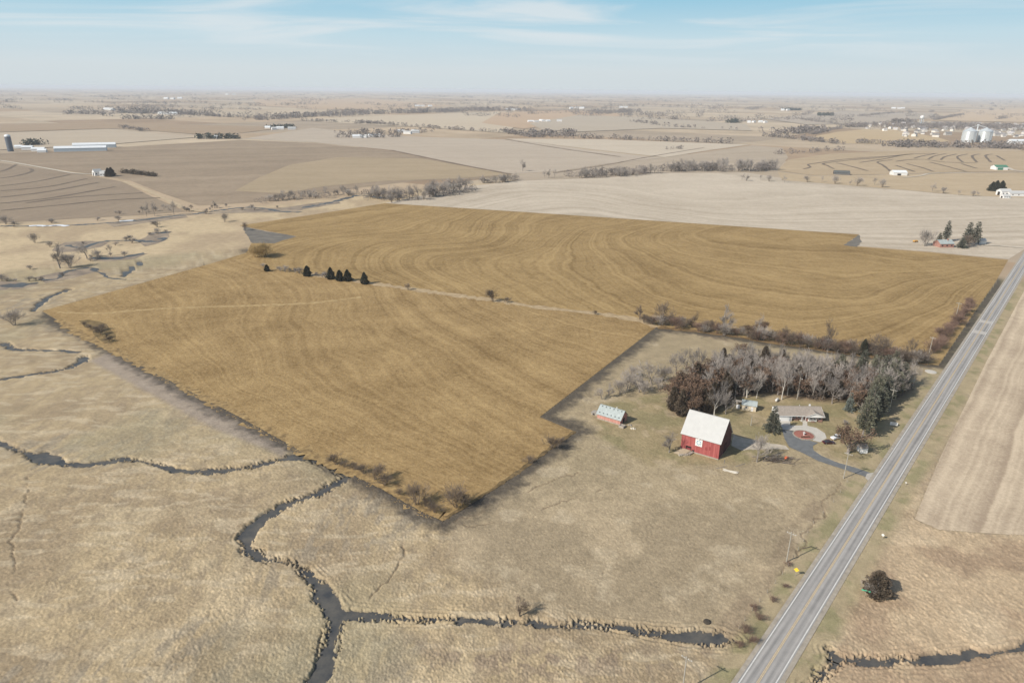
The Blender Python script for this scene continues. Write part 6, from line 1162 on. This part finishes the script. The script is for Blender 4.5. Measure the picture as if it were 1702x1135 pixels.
# brick house and shed behind the golden field
e = farm_bldg((1562,412), 13, 10, 3.6, 6.2, 0.08, M_BRICK, M_GALV, 'small brick house with grey roof between spruces', 'house', 'brick_house', door=False, win=3); MB().box((9, 4, 6.4), (0.9, 0.9, 1.6)).build('chimney', M_BRICK, e)
e = farm_bldg((1629,406), 5.5, 5, 3.2, 5, 0.05, M_TRIM, M_ROOFW, 'small white shed beside the tallest spruce', 'shed')
p = G(1521, 403); o = empty('hay_wagon', (p[0], p[1], 0), 0.3, 'small orange wagon standing left of the brick house', 'wagon'); MB().box((0, 0, 1.4), (4, 2, 1.2)).build('box', mat('wagon_orange', (0.55, 0.30, 0.08), 0.7, 0.1, 1), o)
for x in (-1.3, 1.3):
    for s_ in (-1, 1): MB().tube((x, s_ * 0.8, 0.5), (x, s_ * 1.05, 0.5), 0.5, 0.5, 12).build('wheel', M_TYRE, o)
MB().tube((2, 0, 0.7), (3.6, 0, 0.4), 0.08, 0.06, 5).build('tongue', M_WOOD, o)
# grain bins
for q, lb in (((1608.5,237), 'left big steel grain bin at the edge of town'), ((1634.5,237), 'right big steel grain bin at the edge of town')):
    p = G(*q); e = empty('grain_bin', (p[0], p[1], 0), 0, lb, 'grain bin', 'steel grain bins'); sb = mat('bin_steel', (0.62, 0.65, 0.65), 0.38, 0.05, 0.1, metal=0.35, spec=0.5)
    mb = MB(); prof = []
    for k in range(12): prof += [(18.0, k * 2.6), (18.0, k * 2.6 + 2.45), (18.2, k * 2.6 + 2.5)]
    mb.lathe([(18.0, -0.3)] + prof[1:] + [(18.0, 31.2)], (0, 0, 0), 40); mb.build('shell', sb, e, True); MB().lathe([(18.8, 31.0), (2.4, 40.2), (2.4, 41.6), (0.05, 42)], (0, 0, 0), 40).build('cone_roof', sb, e)
    for k in range(12): an = k * math.pi / 6; MB().box((18.2 * math.cos(an), 18.2 * math.sin(an), 15.5), (0.5, 0.5, 31), an).build('stiffener', sb, e)
p = (G(1608.5,237) + G(1634.5,237)) / 2; e = empty('grain_elevator', (p[0], p[1] + 6, 0), 0, 'steel elevator leg rising between the grain bins', 'elevator'); MB().box((0, 0, 24), (2.2, 2.2, 48)).build('tower', M_SILV, e); MB().box((0, 0, 48), (4.5, 3, 3)).build('head', M_SILV, e)
for s_ in (-1, 1): MB().tube((0, 0, 47), (s_ * 20, -6, 42), 0.6, 0.6, 6).build('spout', M_SILV, e)
e = farm_bldg((1681,240), 70, 22, 9, 13, 0.0, M_SILV, M_SILV, 'long steel warehouse right of the grain bins', 'warehouse', 'warehouse', door=False)
# water tower
p = G(1530, 208.5); e = empty('water_tower', (p[0], p[1], 0), 0, 'white water tower on pale legs above the far town', 'water tower'); MB().lathe([(0.5, 24.5), (5.2, 26.5), (8.2, 29.5), (8.4, 34), (7.0, 38), (3.5, 40.8), (0.05, 41.6)], (0, 0, 0), 24).build('tank', M_TRIM, e, True)
for k in range(6): an = k * math.pi / 3; MB().tube((9.5 * math.cos(an), 9.5 * math.sin(an), -0.3), (7.6 * math.cos(an), 7.6 * math.sin(an), 29), 0.7, 0.6, 8).build('leg', M_BLUW, e)
MB().tube((0, 0, -0.3), (0, 0, 26), 1.6, 1.6, 10).build('riser', M_BLUW, e)
for z in (9, 18): MB().lathe([(9.0 - z * 0.06, z), (9.0 - z * 0.06, z + 0.6)], (0, 0, 0), 18).build('brace_ring', M_BLUW, e)
# town houses: one body and roof mesh pair, copied
rs = random.Random(21); M_TW = mat('town_wall', (0.58, 0.55, 0.50), 0.8, 0.15, 0.2, rand=0.3); M_TR = mat('town_roof', (0.30, 0.28, 0.27), 0.8, 0.2, 0.2, rand=0.5)
wme = gable_walls(0, 13, 9, 5, 8).mesh('wall'); wme.materials.append(M_TW); rl = []; gable_roof(rl, 0, 13, 9, 5, 8, ov=0.5); rme = []
for r_ in rl: q = r_.mesh('roof_slope'); q.materials.append(M_TR); rme.append(q)
tp = []
while len(tp) < 105:
    q = (rs.uniform(1438, 1715), rs.uniform(206, 229)); 
    if q[0] < 1500 and not (206 < q[1] < 219): continue
    if 1500 <= q[0] < 1590 and q[1] > 229: continue
    if any(abs(q[0] - o_[0]) < 5 and abs(q[1] - o_[1]) < 1.2 for o_ in tp): continue
    if 1594 < q[0] < 1650 and q[1] > 222: continue
    tp.append(q); p = G(*q); e = empty('town_house', (p[0], p[1], 0), rs.choice((0.1, 1.6, -0.6, 0.9)) , 'small pale house among the bare trees of the far town', 'house', 'houses of the far town'); s_ = rs.uniform(0.8, 1.5); e.scale = (s_ * rs.uniform(0.8, 1.4), s_, s_)
    for nm, me in (('wall', wme), ('roof_slope', rme[0]), ('roof_slope', rme[1])): o = bpy.data.objects.new(nm, me); COL.objects.link(o); o.parent = e
# scattered far farmsteads
for q, n_, lb, gp in (((878,203), 6, 'white building of the far farm behind the middle hedge', 'far farm behind the middle hedge'), ((586,229), 4, 'white building at the left of the far farm cluster', 'far farm cluster left'), ((660,222), 4, 'white building at the right of the far farm cluster', 'far farm cluster right'), ((440,215), 4, 'white shed before the conifer windbreak', 'far windbreak farm'), ((352,230), 1, 'small white house in the conifer windbreak', 'far windbreak house'), ((1242,204), 4, 'white building of the far farm right of the middle hedge', 'far farm on the right'),
                      ((172,184), 2, 'pale shed by the far hedge', 'far hedge farm'), ((262,191), 3, 'white shed of the far hilltop farm', 'far hilltop farm'), ((272,165), 3, 'tiny white building near the horizon at the left', 'horizon farm left'), ((690,178), 3, 'tiny white building above the wooded ridge', 'ridge farm'), ((840,184), 3, 'tiny white building at the end of the wooded ridge', 'ridge end farm'), ((948,181), 3, 'tiny white building beyond the grey wood', 'grey wood farm'), ((1298,184), 2, 'tiny white building on the far hill', 'far hill farm'), ((1482,181), 3, 'tiny white building on the skyline behind town', 'skyline farm'), ((1030,180), 2, 'tiny white building in the middle distance haze', 'haze farm'), ((375,158), 2, 'white speck of a farm near the horizon', 'horizon speck farm')):
    for k in range(n_):
        s_ = 1.0 if q[1] > 195 else (1.5 if q[1] > 175 else 2.2)
        farm_bldg((q[0] + k * rs.uniform(7, 13), q[1] + rs.uniform(-1.2, 1.2) * (1 if q[1] > 195 else 0.4)), rs.uniform(14, 26) * s_, rs.uniform(10, 13) * s_, 5.5 * s_, 9 * s_, rs.uniform(-0.4, 0.6), M_WHT, M_ROOFW if k % 2 else M_SILV, lb, 'farm building', 'farm_building', gp, door=False)

HAZE = 6e-5

# ------------------------------------------------------------------ haze
hm = bpy.data.materials.new('haze'); hm.use_nodes = True; t = hm.node_tree; t.nodes.clear()
pv = N(t, 'ShaderNodeVolumePrincipled'); pv.inputs['Color'].default_value = (0.74, 0.81, 0.90, 1); pv.inputs['Density'].default_value = HAZE; pv.inputs['Anisotropy'].default_value = 0.0
ho = N(t, 'ShaderNodeOutputMaterial'); t.links.new(pv.outputs[0], ho.inputs['Volume'])
hz = MB().box((0, 0, 69.0), (97000, 97000, 143.0)).build('haze', hm); tag(hz, 'pale winter haze over the whole plain', 'haze', kind='stuff')
